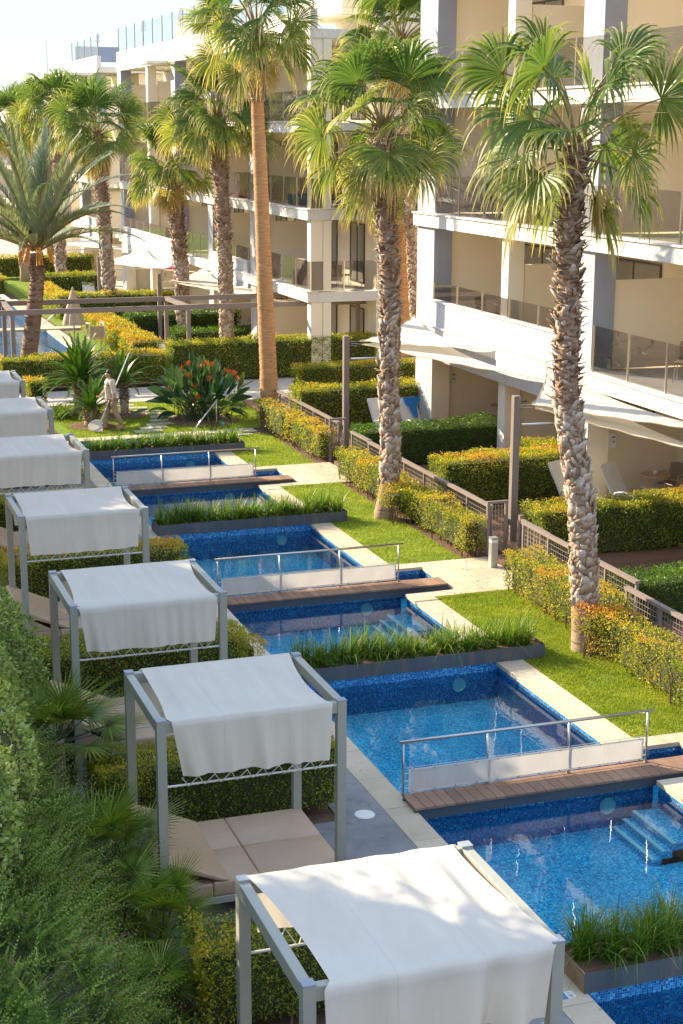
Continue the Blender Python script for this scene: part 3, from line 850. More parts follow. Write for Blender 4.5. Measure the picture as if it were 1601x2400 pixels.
# ------------------------------------------------------------------ PLANTERS
PLL = [('near steel planter at the bottom right corner, its rusty end on the coping', 'long green ornamental grass in the planter at the bottom right corner'),
       ('long steel planter over the pool just beyond the nearest footbridge', 'long green ornamental grass in the planter beyond the nearest footbridge'),
       ('long steel planter over the pool beyond the middle footbridge', 'long green ornamental grass in the planter beyond the middle footbridge'),
       ('long steel planter over the farthest pool, before the garden', 'long green ornamental grass in the farthest planter before the garden')]
for i, y in enumerate(PL):
    x0, x1 = 6.99, 11.28
    t = empty('planter', (x0, y, 0), label=PLL[i][0], cat='planter', group='steel planters across the pool')
    w = x1-x0; d = .62; h = .225
    for k in range(3):
        a, c = w*k/3, w*(k+1)/3
        MB().box(a+.002, c-.002, 0, .012, .002, h).build('front_panel', box_m, t)
        MB().box(a+.002, c-.002, d-.012, d, .002, h).build('back_panel', box_m, t)
    MB().box(-.002, .01, .012, d-.012, .002, h).build('end_panel', simple('rust', (.40, .27, .17), (.30, .17, .09), 9, .8) if i == 0 else box_m, t)
    MB().box(w-.01, w+.002, .012, d-.012, .002, h).build('end_panel', box_m, t)
    MB().box(.01, w-.01, .012, d-.012, .01, h-.05).build('soil', soil, t)
    # grass
    ntuft = 60; per = [60, 44, 34, 26][i]
    rng = np.random.default_rng(100+i)
    V = []; A = []; F = []
    nb = ntuft*per
    tx = rng.uniform(.1, w-.1, ntuft) if i else rng.uniform(.1, w-.1, ntuft)
    tx = (np.arange(ntuft)+rng.uniform(-.4, .4, ntuft)+.5)/ntuft*(w-.15)+.07
    ty = rng.uniform(.14, d-.12, ntuft)
    th_ = rng.uniform(.75, 1.25, ntuft)
    if i: th_ *= np.where(rng.uniform(size=ntuft) < .12, .5, 1)
    ti = np.repeat(np.arange(ntuft), per)
    base = np.stack([tx[ti]+rng.normal(size=nb)*.03, ty[ti]+rng.normal(size=nb)*.03, np.full(nb, h-.06)], 1)
    az = rng.uniform(0, 2*np.pi, nb); lean = np.abs(rng.normal(size=nb))*.55+.08
    L = .52*th_[ti]*rng.uniform(.6, 1.15, nb)*[1.05, 1, .95, .9][i]
    hd = np.stack([np.cos(az), np.sin(az), np.zeros(nb)], 1)
    side = np.stack([-np.sin(az), np.cos(az), np.zeros(nb)], 1)
    wdt = [.0055, .006, .008, .010][i]
    seg = 5
    P = []
    for k in range(seg+1):
        u = k/seg
        rr = L*np.sin(lean)*u**1.5*1.25; zz = L*u*np.cos(lean*u**.8) - L*.18*lean*u**3
        P.append(base+hd*rr[:, None]+np.array([0, 0, 1])*zz[:, None])
    VV = np.zeros((nb, 2*(seg+1), 3)); AA = np.zeros((nb, 2*(seg+1)))
    v0 = np.clip(.45+rng.normal(size=nb)*.2, 0, .85)
    v0[rng.uniform(size=nb) < .04] = .97
    for k in range(seg+1):
        ww = wdt*(1-(k/seg)**2.5)+.0006
        VV[:, 2*k] = P[k]-side*ww; VV[:, 2*k+1] = P[k]+side*ww
        AA[:, 2*k] = AA[:, 2*k+1] = v0*(.65+.45*k/seg)
    fb = np.array([[2*k, 2*k+1, 2*k+3, 2*k+2] for k in range(seg)])
    FF = (np.arange(nb)[:, None, None]*(2*(seg+1))+fb[None]).reshape(-1, 4)
    me = npmesh('ornamental_grass', VV.reshape(-1, 3), 4, grass_leaf, AA.ravel(), FF)
    o = link('ornamental_grass', me, None, (x0, y, 0)); tag(o, PLL[i][1], 'ornamental grass', 'ornamental grass in the steel planters', kind='stuff')
# ------------------------------------------------------------------ FOOTBRIDGES + RAILINGS
BRL = ['nearest brown plank footbridge across the blue pool, ending at the right edge', 'middle brown plank footbridge, short and leading to the garden gate by the bollard', 'farthest brown plank footbridge leading to the farther garden gate']
for i, y in enumerate(BR):
    t = empty('footbridge', (6.98, y, 0), label=BRL[i], cat='footbridge', group='plank footbridges over the pools')
    w = 4.4; n = 31
    pm = MB().box(-w/n/2+.004, w/n/2-.004, -.03, BW+.02, .035, .065).mesh('plank', plank_m)
    for k in range(n): link('plank', pm, t, ((k+.5)*w/n, 0, random.uniform(-.001, .001)))
    MB().box(.0, w, 0, .03, -.11, .033).build('edge_beam', kerb_m, t)
    MB().box(.0, w, BW-.04, BW-.01, -.11, .033).build('edge_beam', kerb_m, t)
RLL = ['steel railing with a white mesh banner along the nearest footbridge', 'steel railing with a white mesh banner along the middle footbridge', 'steel railing with a white mesh banner along the farthest footbridge']
for i, y in enumerate(BR):
    t = empty('railing', (6.98, y+BW-.015, 0), label=RLL[i], cat='railing', group='bannered railings beside the footbridges')
    w = 3.55
    MB().tube([(-.05, 0, .80), (w+.09, 0, .80)], .021, 12).build('handrail', steel, t, True)
    for k in range(4):
        x = w*k/3
        p = MB().tube([(x, 0, .066), (x, 0, .785)], .015, 10).build('post', steel, t, True)
        MB().box(x-.02, x+.02, -.02, .02, .0655, .09).build('post_foot', steel, p)
    MB().tube([(0, 0, .10), (w, 0, .10)], .007, 6).build('lower_wire', steel, t)
    MB().tube([(0, 0, .44), (w, 0, .44)], .004, 6).build('upper_wire', steel, t)
    def fn(u, v): return (.07+(w-.14)*u, -.028+.006*math.sin(u*40+i)*math.sin(math.pi*v), .125+.295*v+.004*math.sin(u*50))
    bn = MB().grid(fn, 60, 5).build('banner', banner_m, t, True)
    m = MB()
    for z in (.125, .42):
        m.box(.065, w-.065, -.034, -.031, z-.012, z+.012)
    for x in (.075, w-.075): m.box(x-.012, x+.012, -.038, -.035, .12, .425)
    m.build('hem', sail_m, bn)
    for k in range(12):
        x = .12+(w-.24)*k/11
        for z, zz in ((.13, .10), (.415, .44)):
            m = MB(); m.box(x-.008, x+.008, -.042, -.036, z-.008, z+.008)
            m.tube([(x, -.037, z), (x, 0, zz)], .005, 4)
            m.build('eyelet_tie', steel, bn)
    for x in (-.0, w):
        for z in (.17, .27, .37):
            MB().tube([(x+(.07 if x == 0 else -.07), -.03, z), (x, 0, z)], .006, 5).build('tie', whitepl, bn)
# pool depth tile with number
t = empty('depth_tile', (6.80, 12.66, 0), label='small pool depth sign tile, half blue and half white, on the coping', cat='sign')
MB().box(-.085, .005, -.06, .06, .001, .006).build('blue_half', bluep, t)
MB().box(.0055, .095, -.06, .06, .001, .006).build('white_half', whitepl, t)
fc = bpy.data.curves.new('lettering', 'FONT'); fc.body = '1,20'; fc.size = .055; fc.align_x = 'CENTER'; fc.materials.append(black)
fo = bpy.data.objects.new('lettering', fc); COL.objects.link(fo); fo.parent = t; fo.location = (.03, 0, .007); fo.rotation_euler = (0, 0, R(-90))
# pool handrails
def handrail(p0, p1, foot, label):
    t = empty('pool_handrail', p0, label=label, cat='handrail', group='sloping pool handrails')
    a = Vector(p0)
    MB().tube([(0, 0, 0), Vector(p1)-a], .022, 10).build('handrail', steel, t, True)
    MB().tube([Vector(p1)-a+Vector((-.02, 0, -.03)), Vector(foot)-a], .016, 8).build('post', steel, t, True)
handrail((10.47, 43.3, -.05), (11.39, 43.75, .86), (11.37, 43.75, .0), 'sloping steel pool handrail on a post in front of the orange flowers')
handrail((11.9, 57.6, .3), (12.5, 57.9, 1.02), (12.48, 57.9, 0), 'sloping steel handrail showing above the long garden hedge')
handrail((10.3, 69.6, .15), (11.5, 70.0, 1.05), (11.5, 70.0, 0), 'sloping steel handrail by the far pool behind the umbrella')
# bollard lamp
t = empty('bollard_lamp', (12.78, 27.55, 0), label='pale grey square bollard lamp beside the garden gate step', cat='bollard')
MB().box(-.07, .07, -.07, .07, 0, .50).build('body', alu, t)
MB().box(-.068, .068, -.068, .068, .502, .56).build('lamp_band', whitepl, t)
MB().box(-.072, .072, -.072, .072, .562, .61).build('cap', alu, t)
# ------------------------------------------------------------------ BUILDINGS
XF = 17.0; XR = 19.5
def balustrade(par, pts, z, h, step=1.5, mat=rail_glass, postm=steel, posth=None, name='balustrade'):
    t = empty(name, (0, 0, 0)); t.parent = par
    for (p, q) in zip(pts[:-1], pts[1:]):
        p = Vector((*p, 0)); q = Vector((*q, 0)); L = (q-p).length; n = max(1, round(L/step)); d = (q-p)/n
        for k in range(n):
            a = p+d*k+d.normalized()*.012; c = p+d*(k+1)-d.normalized()*.012
            m = MB().bar((a.x, a.y, z+.03+h/2-.015), (c.x, c.y, z+.03+h/2-.015), .012, h-.03)
            m.build('glass_pane', mat, t)
        bm_ = MB().box(-.02, .02, -.02, .02, 0, posth or h).mesh('baluster', postm)
        for k in range(n+1):
            a = p+d*k
            link('baluster', bm_, t, (a.x, a.y, z))
    return t
def window(par, x, y0, y1, z0, z1, axis='x', open_=0.0):
    """sliding window on a wall facing -X (axis x) or facing -Y (axis y)"""
    t = empty('window', (0, 0, 0)); t.parent = par
    def bx(a0, a1, d0, d1, z0_, z1_, nm, mat, p):
        m = MB()
        if axis == 'x': m.box(x-d1, x-d0, a0, a1, z0_, z1_)
        else: m.box(a0, a1, x-d1, x-d0, z0_, z1_)
        return m.build(nm, mat, p)
    f = MB(); w = .05
    for (a, c, e, g) in ((y0, y1, z0, z0+w), (y0, y1, z1-w, z1), (y0, y0+w, z0+w, z1-w), (y1-w, y1, z0+w, z1-w), ((y0+y1)/2-w/2, (y0+y1)/2+w/2, z0+w, z1-w)):
        if axis == 'x': f.box(x-.05, x-.004, a, c, e, g)
        else: f.box(a, c, x-.05, x-.004, e, g)
    f.build('window_frame', darkf, t)
    ym = (y0+y1)/2
    bx(y0+w, ym-w/2, .035, .04, z0+w, z1-w, 'pane', win_glass, t)
    bx(ym+w/2, y1-w, .035, .04, z0+w, z1-w, 'pane', win_glass, t)
    cz0, cz1 = z0+w, z1-w
    for (a, c) in ((y0+w, ym-w/2), (ym+w/2, y1-w)):
        def fn(u, v, a=a, c=c):
            s = .008*math.sin(u*(c-a)*40)
            return (x-.022+s*.8, a+(c-a)*u, cz0+(cz1-cz0)*v) if axis == 'x' else (a+(c-a)*u, x-.022+s*.8, cz0+(cz1-cz0)*v)
        MB().grid(fn, 30, 1).build('curtain', curtain, t, True)
    return t
def building(name, label, y0, y1, zl, roof, fins, cols, parts, parapets, glass, wins, zroofglass=None, colw=.4, xr=XR, cat='building'):
    """y0<y1 extents; zl storey levels; fins (y,w) wide pilasters; cols (y) thin columns; parts partition y; parapets/glass per storey"""
    t = empty(name, (XF, y0, 0), label=label, cat=cat, group='white terraced apartment buildings')
    t.location = (0, 0, 0)
    MB().box(xr, xr+8, y0+.6, y1-.01, -.1, roof[0]-.02).build('wall', cream, t)
    for z in zl:
        MB().box(XF-.12, xr-.002, y0, y1, z-.34, z).build('floor_slab', slabw, t)
        MB().box(XF-.17, XF+.25, y0-.05, y1, z+.001, z+.04).build('coping_strip', white, t)
    MB().box(XF-.02, xr+8.0, y0-.0, y1, roof[0], roof[0]+.3).build('roof', slabw, t)
    MB().box(XF, XF+.25, y0, y1, roof[0]+.3, roof[1]).build('roof_parapet', white, t)
    tops = [z-.342 for z in zl]+[roof[0]-.002]
    lows = [0.0]+[z+.042 for z in zl]
    for (y, w, bottom) in fins:
        for a, c in zip(lows, tops):
            if a == 0.0 and not bottom: pass
            MB().box(XF, XF+.55, y, y+w, a, c).build('pilaster', shaded_white, t)
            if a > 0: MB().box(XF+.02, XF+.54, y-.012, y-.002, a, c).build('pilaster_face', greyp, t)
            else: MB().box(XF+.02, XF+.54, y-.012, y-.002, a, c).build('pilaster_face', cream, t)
    for y in cols:
        for a, c in zip(lows, tops):
            MB().box(XF+.02, XF+.45, y, y+colw, a, c).build('column', white, t)
            MB().box(XF+.03, XF+.445, y-.01, y-.002, a, c).build('column_face', cream, t)
    for (y, full) in parts:
        for k, (a, c) in enumerate(zip(lows, tops)):
            hh = c if full else a+2.02
            MB().box(XF+.552, xr-.003, y, y+.12, a, hh).build('partition', cream, t)
    for (k, a, c, zt) in parapets:
        MB().box(XF-.10, XF+.06, a, c, zl[k]-.9, zt).build('parapet', shaded_white, t)
        MB().box(XF-.14, XF+.10, a, c, zt+.001, zt+.035).build('coping_strip', white, t)
        balustrade(t, [(XF-.02, a+.05), (XF-.02, c-.05)], zt+.036, .50, 1.6)
    for (k, pts, h) in glass:
        balustrade(t, pts, zl[k]+.042, h, 1.55)
    for (k, a, c, z0, z1) in wins:
        base = lows[k]
        window(t, xr, a, c, base+z0, base+z1)
    if zroofglass:
        balustrade(t, [(XF+.12, y0+.1), (XF+.12, y1-.1)], roof[1]+.002, zroofglass, 2.0, roof_glass, brownp, zroofglass+.08, 'roof_balustrade')
    return t
bA = building('apartment_building', 'nearest cream apartment building at the right with smoky glass balconies', 20.0, 42.4, [3.1, 6.18, 9.38], (12.55, 13.3),
    [(31.7, .95, 1), (41.1, 1.25, 1), (22.3, .95, 1)], [36.25, 26.9], [(31.9, 0), (36.4, 0), (41.3, 1), (27.05, 0), (22.5, 0)],
    [(0, 32.7, 41.05, 3.82)],
    [(0, [(XF, 22.0), (XF, 31.6)], 1.05), (1, [(XF, 20.1), (XF, 41.0)], 1.05), (2, [(XF, 20.1), (XF, 41.0)], 1.05)],
    [(1, 33.0, 35.6, .1, 2.25), (1, 38.0, 40.6, .1, 2.25), (1, 28.0, 30.6, .1, 2.25), (2, 33.4, 36.0, .1, 2.4), (2, 38.6, 40.8, .1, 2.4), (2, 28.0, 30.6, .1, 2.4), (3, 33.4, 36.0, .1, 2.4), (3, 38.6, 40.8, .1, 2.4), (0, 37.8, 40.4, .1, 2.25), (0, 33.0, 35.6, .1, 2.25), (0, 28.0, 30.6, .1, 2.25)])
bB = building('apartment_building', 'middle cream apartment building seen from its end corner behind the palms', 52.2, 85.2, [2.98, 5.79, 8.72], (11.47, 12.42),
    [(59.0, .8, 1), (65.6, .8, 1), (72.0, .8, 1), (84.2, .95, 1)], [52.25, 77.8], [(59.2, 0), (65.8, 0), (72.2, 0), (77.9, 0), (84.4, 0)],
    [(0, 59.9, 65.55, 3.45), (0, 72.85, 84.15, 3.45)],
    [(0, [(19.45, 52.22), (XF, 52.22), (XF, 58.9)], 1.02), (0, [(XF, 66.4), (XF, 71.9)], 1.02), (1, [(19.45, 52.22), (XF, 52.22), (XF, 85.0)], 1.02), (2, [(19.45, 52.22), (XF, 52.22), (XF, 85.0)], 1.02)],
    [(k, a, a+1.5, .08, 2.2) for k in range(4) for a in (53.6, 56.6, 60.4, 63.0, 67.0, 69.6, 73.4, 75.6, 79.5, 82.0)], 1.15)
# end wall of the middle building and link wall running right to the near building
MB().box(19.502, 30.0, 52.4, 52.78, -.1, 17.0).build('end_wall', cream, bB)
MB().box(20.5, 30.0, 52.79, 60, 11.8, 17.0).build('stair_tower', white, bB)
MB().box(18.8, 20.45, 54.2, 60, 12.43, 17.0).build('stair_tower_wing', cream, bB)
MB().box(XF+.1, XF+1.9, 68.9, 72.1, 12.43, 12.9).build('roof_upstand', greyp, bB)
MB().box(XF+.05, XF+.45, 66.3, 66.7, 12.43, 13.7).build('roof_post', white, bB)
MB().box(XF-1.0, XF-.03, 73.2, 75.2, 11.42, 11.55).build('roof_canopy', slabw, bB)
for a, c in ((.0, 2.63), (3.03, 5.44), (5.84, 8.37), (8.77, 11.46)):
    MB().box(XF+.46, XF+.75, 52.21, 52.6, a, c).build('end_column', cream, bB)
bC = building('apartment_building', 'third apartment building behind the palm crowns, with a roof canopy', 90.8, 99.5, [2.98, 5.79, 8.83], (11.6, 12.5),
    [(96.9, .9, 1), (91.0, .4, 1)], [], [(97.1, 0), (91.6, 0)], [(0, 92, 96.8, 3.45)], [(1, [(XF, 91), (XF, 99.3)], 1.0), (2, [(XF, 91), (XF, 99.3)], 1.0)],
    [(k, a, a+1.5, .08, 2.2) for k in range(4) for a in (93.0, 95.0)], 1.0)
MB().box(XF+.3, XF+3, 99.6-.4, 99.6-.1, 12.51, 13.4).build('roof_upstand', greyp, bC)
MB().box(XF-1.6, XF-.03, 91.2, 96.0, 11.45, 11.6).build('roof_canopy', slabw, bC)
bD = building('apartment_building', 'fourth apartment building with a flat roof slab on pillars, mostly behind palms', 104, 116, [3.0, 5.8, 8.8], (9.0, 9.6),
    [(104.2, .9, 1), (110, .9, 1)], [], [(104.4, 0), (110.2, 0)], [], [(1, [(XF, 104), (XF, 116)], 1.0), (0, [(XF, 104), (XF, 116)], 1.0)],
    [(k, a, a+1.5, .08, 2.2) for k in range(3) for a in (106, 112)])
MB().box(XF-1.0, XF+6, 103.5, 112.0, 11.65, 11.95).build('roof_canopy', slabw, bD)
MB().box(XF+.3, XF+1.0, 106.0, 106.6, 9.6, 11.64).build('roof_pillar', cream, bD)
MB().box(XF+3.3, XF+4.0, 106.0, 106.6, 9.6, 11.64).build('roof_pillar', cream, bD)
bE = building('apartment_building', 'farthest low apartment building with a glass edged roof terrace at the left edge', 120, 150, [3.0, 5.8], (9.0, 10.0),
    [(120.2, .9, 1), (130, .9, 1)], [], [(120.4, 0), (130.2, 0)], [], [(1, [(XF-.8, 120), (XF-.8, 140)], 1.0), (0, [(XF, 120), (XF, 140)], 1.0)],
    [(k, a, a+1.5, .08, 2.2) for k in range(3) for a in (123, 126, 134, 137)], 1.1)
MB().box(10, 17, 160, 166, -.1, 9.8).build('wing_wall', white, bE)
MB().box(10, 17, 160, 160.1, 9.81, 10.9).build('wing_glass', roof_glass, bE)
# far ridge of sea-side hills on the horizon
b = MB()
for i in range(60):
    x0 = -1500+i*60; h = 6+5*math.sin(i*.9)+3*math.sin(i*2.3)
    b.quad((x0, 1300, -2), (x0+60, 1300, -2), (x0+60, 1330, 6+5*math.sin((i+1)*.9)+3*math.sin((i+1)*2.3)), (x0, 1330, h))
b.build('hills', simple('far_hills', (0.12, 0.16, 0.10), None, .02, .9), kind='structure')
# rooftop lamps
def roof_lamp(x, y, z, h, lab):
    t = empty('patio_lamp', (x, y, z), label=lab, cat='lamp', group='white shaded lamps on the roof terraces')
    MB().tube([(0, 0, 0), (0, 0, h)], .03, 8).build('pole', steel, t)
    MB().lathe(0, 0, [(.20, 0), (.15, .48), (.0, .48)], 16).build('lamp_shade', whitepl, t, True, (0, 0, h))
roof_lamp(17.6, 73.2, 12.42, .95, 'white shaded lamp on the roof terrace of the middle building, nearest of the roof lamps')
roof_lamp(17.8, 82.2, 12.42, .95, 'white shaded lamp on the middle building roof, second from the right')
roof_lamp(17.9, 95.2, 12.5, .95, 'white shaded lamp on the roof of the third building')
roof_lamp(16.0, 110, 9.6, 1.7, 'white shaded lamp above the palm crowns on the fourth building')
roof_lamp(16.4, 124, 10.0, 1.3, 'white shaded lamp at the left edge on the farthest roof terrace')
t = tag(MB().tube([(18.0, 115, 9.0), (18.05, 115, 14.5)], [.035, .02], 6).build('antenna_mast', alu), 'thin antenna mast standing against the sky at the left', 'mast')
# wall notices
def notice(x, y, z, lab):
    t = empty('notice', (x, y, z), label=lab, cat='notice', group='small printed notices on the patio walls')
    MB().box(-.11, .11, -.012, -.001, -.16, .16).build('plate', whitepl, t)
    MB().box(.0, .085, -.016, -.0125, .07, .10).build('printed_bar', black, t)
    MB().box(.02, .075, -.016, -.0125, -.06, .0).build('printed_patch', simple('teal_print', (.2, .36, .36), None, 5, .5), t)
    for k in range(5): MB().box(-.08, -.01, -.016, -.0125, .08-k*.05, .088-k*.05).build('printed_line', greyp, t)
notice(17.62, 31.688, 1.50, 'white printed notice on the wall right of the nearest palm trunk')
notice(17.72, 41.30, 1.56, 'white printed notice on the wall left of the farther patio table')
notice(17.62, 36.4, 1.58, 'white printed notice on the wall under the tip of the near sail')
notice(17.66, 59.2, 1.4, 'white printed notice on the wall right of the orange palm trunk')
notice(17.66, 65.8, 1.4, 'white printed notice on the wall under the middle building sail')
notice(17.66, 77.9, 1.4, 'white printed notice on the far patio wall of the middle building')
# ------------------------------------------------------------------ SHADE SAILS
def sail(name, A, B, C, lab, belly=.10, n=26):
    A, B, C = map(Vector, (A, B, C))
    def edge(P, Q, t, s):
        p = P.lerp(Q, t)
        ctr = (A+B+C)/3
        mid = (P+Q)/2
        return p + (ctr-mid).normalized()*(s*4*t*(1-t)) - Vector((0, 0, s*1.2*t*(1-t)))
    L = (B-C).length
    def fn(u, v):
        p = edge(A, B, v, (A-B).length*.035); q = edge(A, C, v, (A-C).length*.035)
        r = p.lerp(q, u)
        if v > .5:
            w = (v-.5)*2
            e = edge(B, C, u, L*.045); r = r + (e-B.lerp(C, u))*w*w
        r = r - Vector((0, 0, belly*4*u*(1-u)*v*(1-v*.6)))
        r.z += .012*math.sin(v*40+u*5)*(1 if u < .04 or u > .96 else .25)
        return r
    t = empty('shade_sail', (0, 0, 0), label=lab, cat='shade sail', group='white shade sails over the patios')
    o = MB().grid(fn, n, n).build('sail_cloth', sail_m, t, True)
    pts1 = [fn(0.0, k/n) for k in range(n+1)]; pts2 = [fn(1.0, k/n) for k in range(n+1)]
    MB().tube(pts1, .012, 5).build('edge_rope', umbr, o); MB().tube(pts2, .012, 5).build('edge_rope', umbr, o)
    MB().tube([A, A+(A-(B+C)/2).normalized()*.28], .01, 6).build('tension_wire', steel, o)
    return t
def sail_post(x, y, h, lab):
    t = empty('sail_post', (x, y, 0), label=lab, cat='post', group='tall taupe posts holding the shade sails')
    bevel(MB().box(-.075, .075, -.075, .075, 0, h).build('post', brownp, t), .008, 1)
    MB().tube([(.07, 0, h-.62), (3.0, 0.0, h-.62)], .028, 8).build('strut', alu, t, True)
    MB().tube([(.07, 0, h-.25), (.32, 0, h-.28)], .012, 6).build('hook', steel, t)
sail_post(13.9, 29.05, 3.15, 'tall taupe sail post rising beside the near garden gate')
sail_post(13.78, 39.3, 3.15, 'tall taupe sail post rising beside the farther garden gate')
sail_post(14.1, 63.2, 2.8, 'tall taupe sail post behind the pergola beams, left of a palm trunk')
sail_post(13.9, 75.3, 2.6, 'tall taupe sail post far off, beside an orange topped hedge')
sail_post(14.0, 88.5, 2.6, 'farthest tall taupe sail post, left of the distant palm trunks')
sail('s', (14.25, 29.05, 2.95), (16.83, 33.6, 3.15), (16.83, 24.2, 2.95), 'large white shade sail nearest the camera, reaching the right edge')
sail('s', (14.3, 29.0, 2.88), (16.83, 32.2, 2.80), (16.83, 24.2, 2.40), 'lower white shade sail with a scalloped hem, under the nearest sail')
sail('s', (14.15, 39.3, 3.0), (16.86, 42.2, 3.25), (16.86, 36.6, 3.0), 'upper white shade sail left of the near palm trunk, against the curved white wall')
sail('s', (14.2, 39.25, 2.92), (16.86, 41.2, 3.0), (16.86, 32.9, 2.72), 'lower white shade sail left of the near palm trunk over the patio table')
sail('s', (14.45, 63.1, 2.52), (16.86, 66.4, 2.75), (16.86, 58.6, 2.5), 'white shade sail behind the orange palm trunk on the middle building')
sail('s', (14.45, 63.1, 2.47), (16.86, 60, 2.5), (16.86, 54.4, 2.45), 'white shade sail right of the orange palm trunk under the corner balcony')
sail('s', (13.95, 75.3, 2.35), (16.86, 78.5, 2.75), (16.86, 65.5, 2.55), 'white shade sail with a red cloth lying on it, behind the pergola')
sail('s', (14.2, 88.4, 2.3), (16.86, 91, 2.7), (16.86, 79, 2.6), 'farthest white shade sail beyond the date palm')
m = MB()
def fn(u, v): return (15.6+.5*u+.1*math.sin(v*7), 67.4+1.0*v, 2.60+.05*math.sin(u*9+v*5))
tag(MB().grid(fn, 10, 6).build('red_cloth', redc), 'small red cloth lying on the white sail between two palm trunks', 'cloth')
# ------------------------------------------------------------------ PERGOLA
t = empty('pergola', (0, 53.5, 0), label='long taupe metal pergola frame crossing above the hedge and garden', cat='pergola')
t.location = (0, 0, 0)
zt = 2.56
MB().box(-8, 24, 53.44, 53.56, zt-.17, zt).build('beam', brownp, t)
MB().box(-8, 24, 56.44, 56.56, zt-.17, zt).build('beam', brownp, t)
for (xf, xb) in ((-5.5, -5.5), (.9, .9), (6.9, 7.0), (12.95, 12.85), (19.2, 19.1)):
    MB().bar((xf, 53.57, zt-.07), (xb, 56.43, zt-.07), .16, .13).build('cross_beam', brownp, t)
    MB().box(xf-.07, xf+.07, 53.445, 53.555, 0, zt-.171).build('post', brownp, t)
    MB().box(xb-.07, xb+.07, 56.445, 56.555, 0, zt-.171).build('post', brownp, t)
# ------------------------------------------------------------------ FENCES AND GATES
def fence(x, y0, y1, lab, step=1.15):
    t = empty('fence', (x, y0, 0), label=lab, cat='fence', group='taupe wire mesh garden fences')
    L = y1-y0; n = max(1, round(L/step))
    MB().box(-.05, .05, 0, L, .93, .985).build('top_rail', brownp, t)
    for k in range(n+1):
        y = min(max(L*k/n, .03), L-.03)
        MB().box(-.025, .025, y-.025, y+.025, 0, .929).build('post', brownp, t)
    m = MB()
    for k in range(9): m.box(-.004, .004, 0, L, .18+k*.09, .187+k*.09)
    nn = int(L/.09)
    for k in range(nn): m.box(-.0035, .0035, k*.09, k*.09+.007, .15, .925)
    m.build('wire_mesh', brownp, t)
def gate_end(x, y, lab):
    t = empty('gate', (x, y, 0), label=lab, cat='gate', group='taupe garden gates')
    # return panel at the path end
    MB().box(0, .06, 0, .06, 0, 1.08).build('post', brownp, t); MB().box(.40, .46, 0, .06, 0, 1.08).build('post', brownp, t)
    MB().box(0, .46, 0, .06, 1.081, 1.13).build('top_rail', brownp, t)
    m = MB()
    for k in range(10): m.box(.06, .40, .027, .034, .12+k*.1, .127+k*.1)
    for k in range(4): m.box(.12+k*.07, .127+k*.07, .026, .033, .08, 1.08)
    m.build('wire_mesh', brownp, t)
    MB().box(.49, .57, -.5, -.42, 0, .92).build('post', brownp, t)
    # gate leaf of vertical bars
    MB().box(.50, .55, -1.75, -.51, .80, .86).build('top_rail', brownp, t)
    MB().box(.50, .55, -1.75, -.51, .12, .17).build('bottom_rail', brownp, t)
    for k in range(9): MB().box(.51, .54, -.58-k*.135, -.55-k*.135, .171, .799).build('bar', brownp, t)
fence(13.2, 28.6, 35.9, 'taupe mesh fence between the second palm trunk and the near gate')
fence(13.35, 38.6, 45.0, 'taupe mesh fence between the orange trunk and the farther gate')
fence(12.92, 17.0, 22.5, 'taupe mesh fence right of the nearest palm trunk at the right edge')
fence(13.25, 22.7, 27.2, 'taupe mesh fence between the nearest palm trunk and the near gate')
fence(13.25, 36.0, 37.3, 'short taupe mesh fence right of the farther gate')
gate_end(13.0, 28.35, 'near taupe garden gate and mesh end panel beside the stone path')
gate_end(13.0, 38.35, 'farther taupe garden gate and mesh end panel beside the stone path')
for i, (y, lab) in enumerate(((26.5, 'brown wooden step plate at the near garden gate'), (36.4, 'brown wooden step plate at the farther garden gate'))):
    t = empty('gate_step', (12.99, y, 0), label=lab, cat='step', group='wooden gate steps')
    for k in range(9): MB().box(0, .3, k*.17+.003, k*.17+.167, .0, .10).build('plank', deckw, t)
# ------------------------------------------------------------------ HEDGES
def box_samples(x0, x1, y0, y1, z0, z1, dens, rng, back=.5):
    P = []; Q = []
    def add(n, o, a, c, nn):
        n = int(n)
        u = rng.uniform(size=(n, 1)); v = rng.uniform(size=(n, 1))
        P.append(np.array(o)+u*np.array(a)+v*np.array(c)); Q.append(np.tile(nn, (n, 1)))
    w, d, h = x1-x0, y1-y0, z1-z0
    add(dens*w*d, (x0, y0, z1), (w, 0, 0), (0, d, 0), (0, 0, 1.))
    add(dens*w*h, (x0, y0, z0), (w, 0, 0), (0, 0, h), (0, -1., 0))
    add(dens*w*h*back, (x0, y1, z0), (w, 0, 0), (0, 0, h), (0, 1., 0))
    add(dens*d*h, (x0, y0, z0), (0, d, 0), (0, 0, h), (-1., 0, 0))
    add(dens*d*h*back, (x1, y0, z0), (0, d, 0), (0, 0, h), (1., 0, 0))
    return np.concatenate(P), np.concatenate(Q)
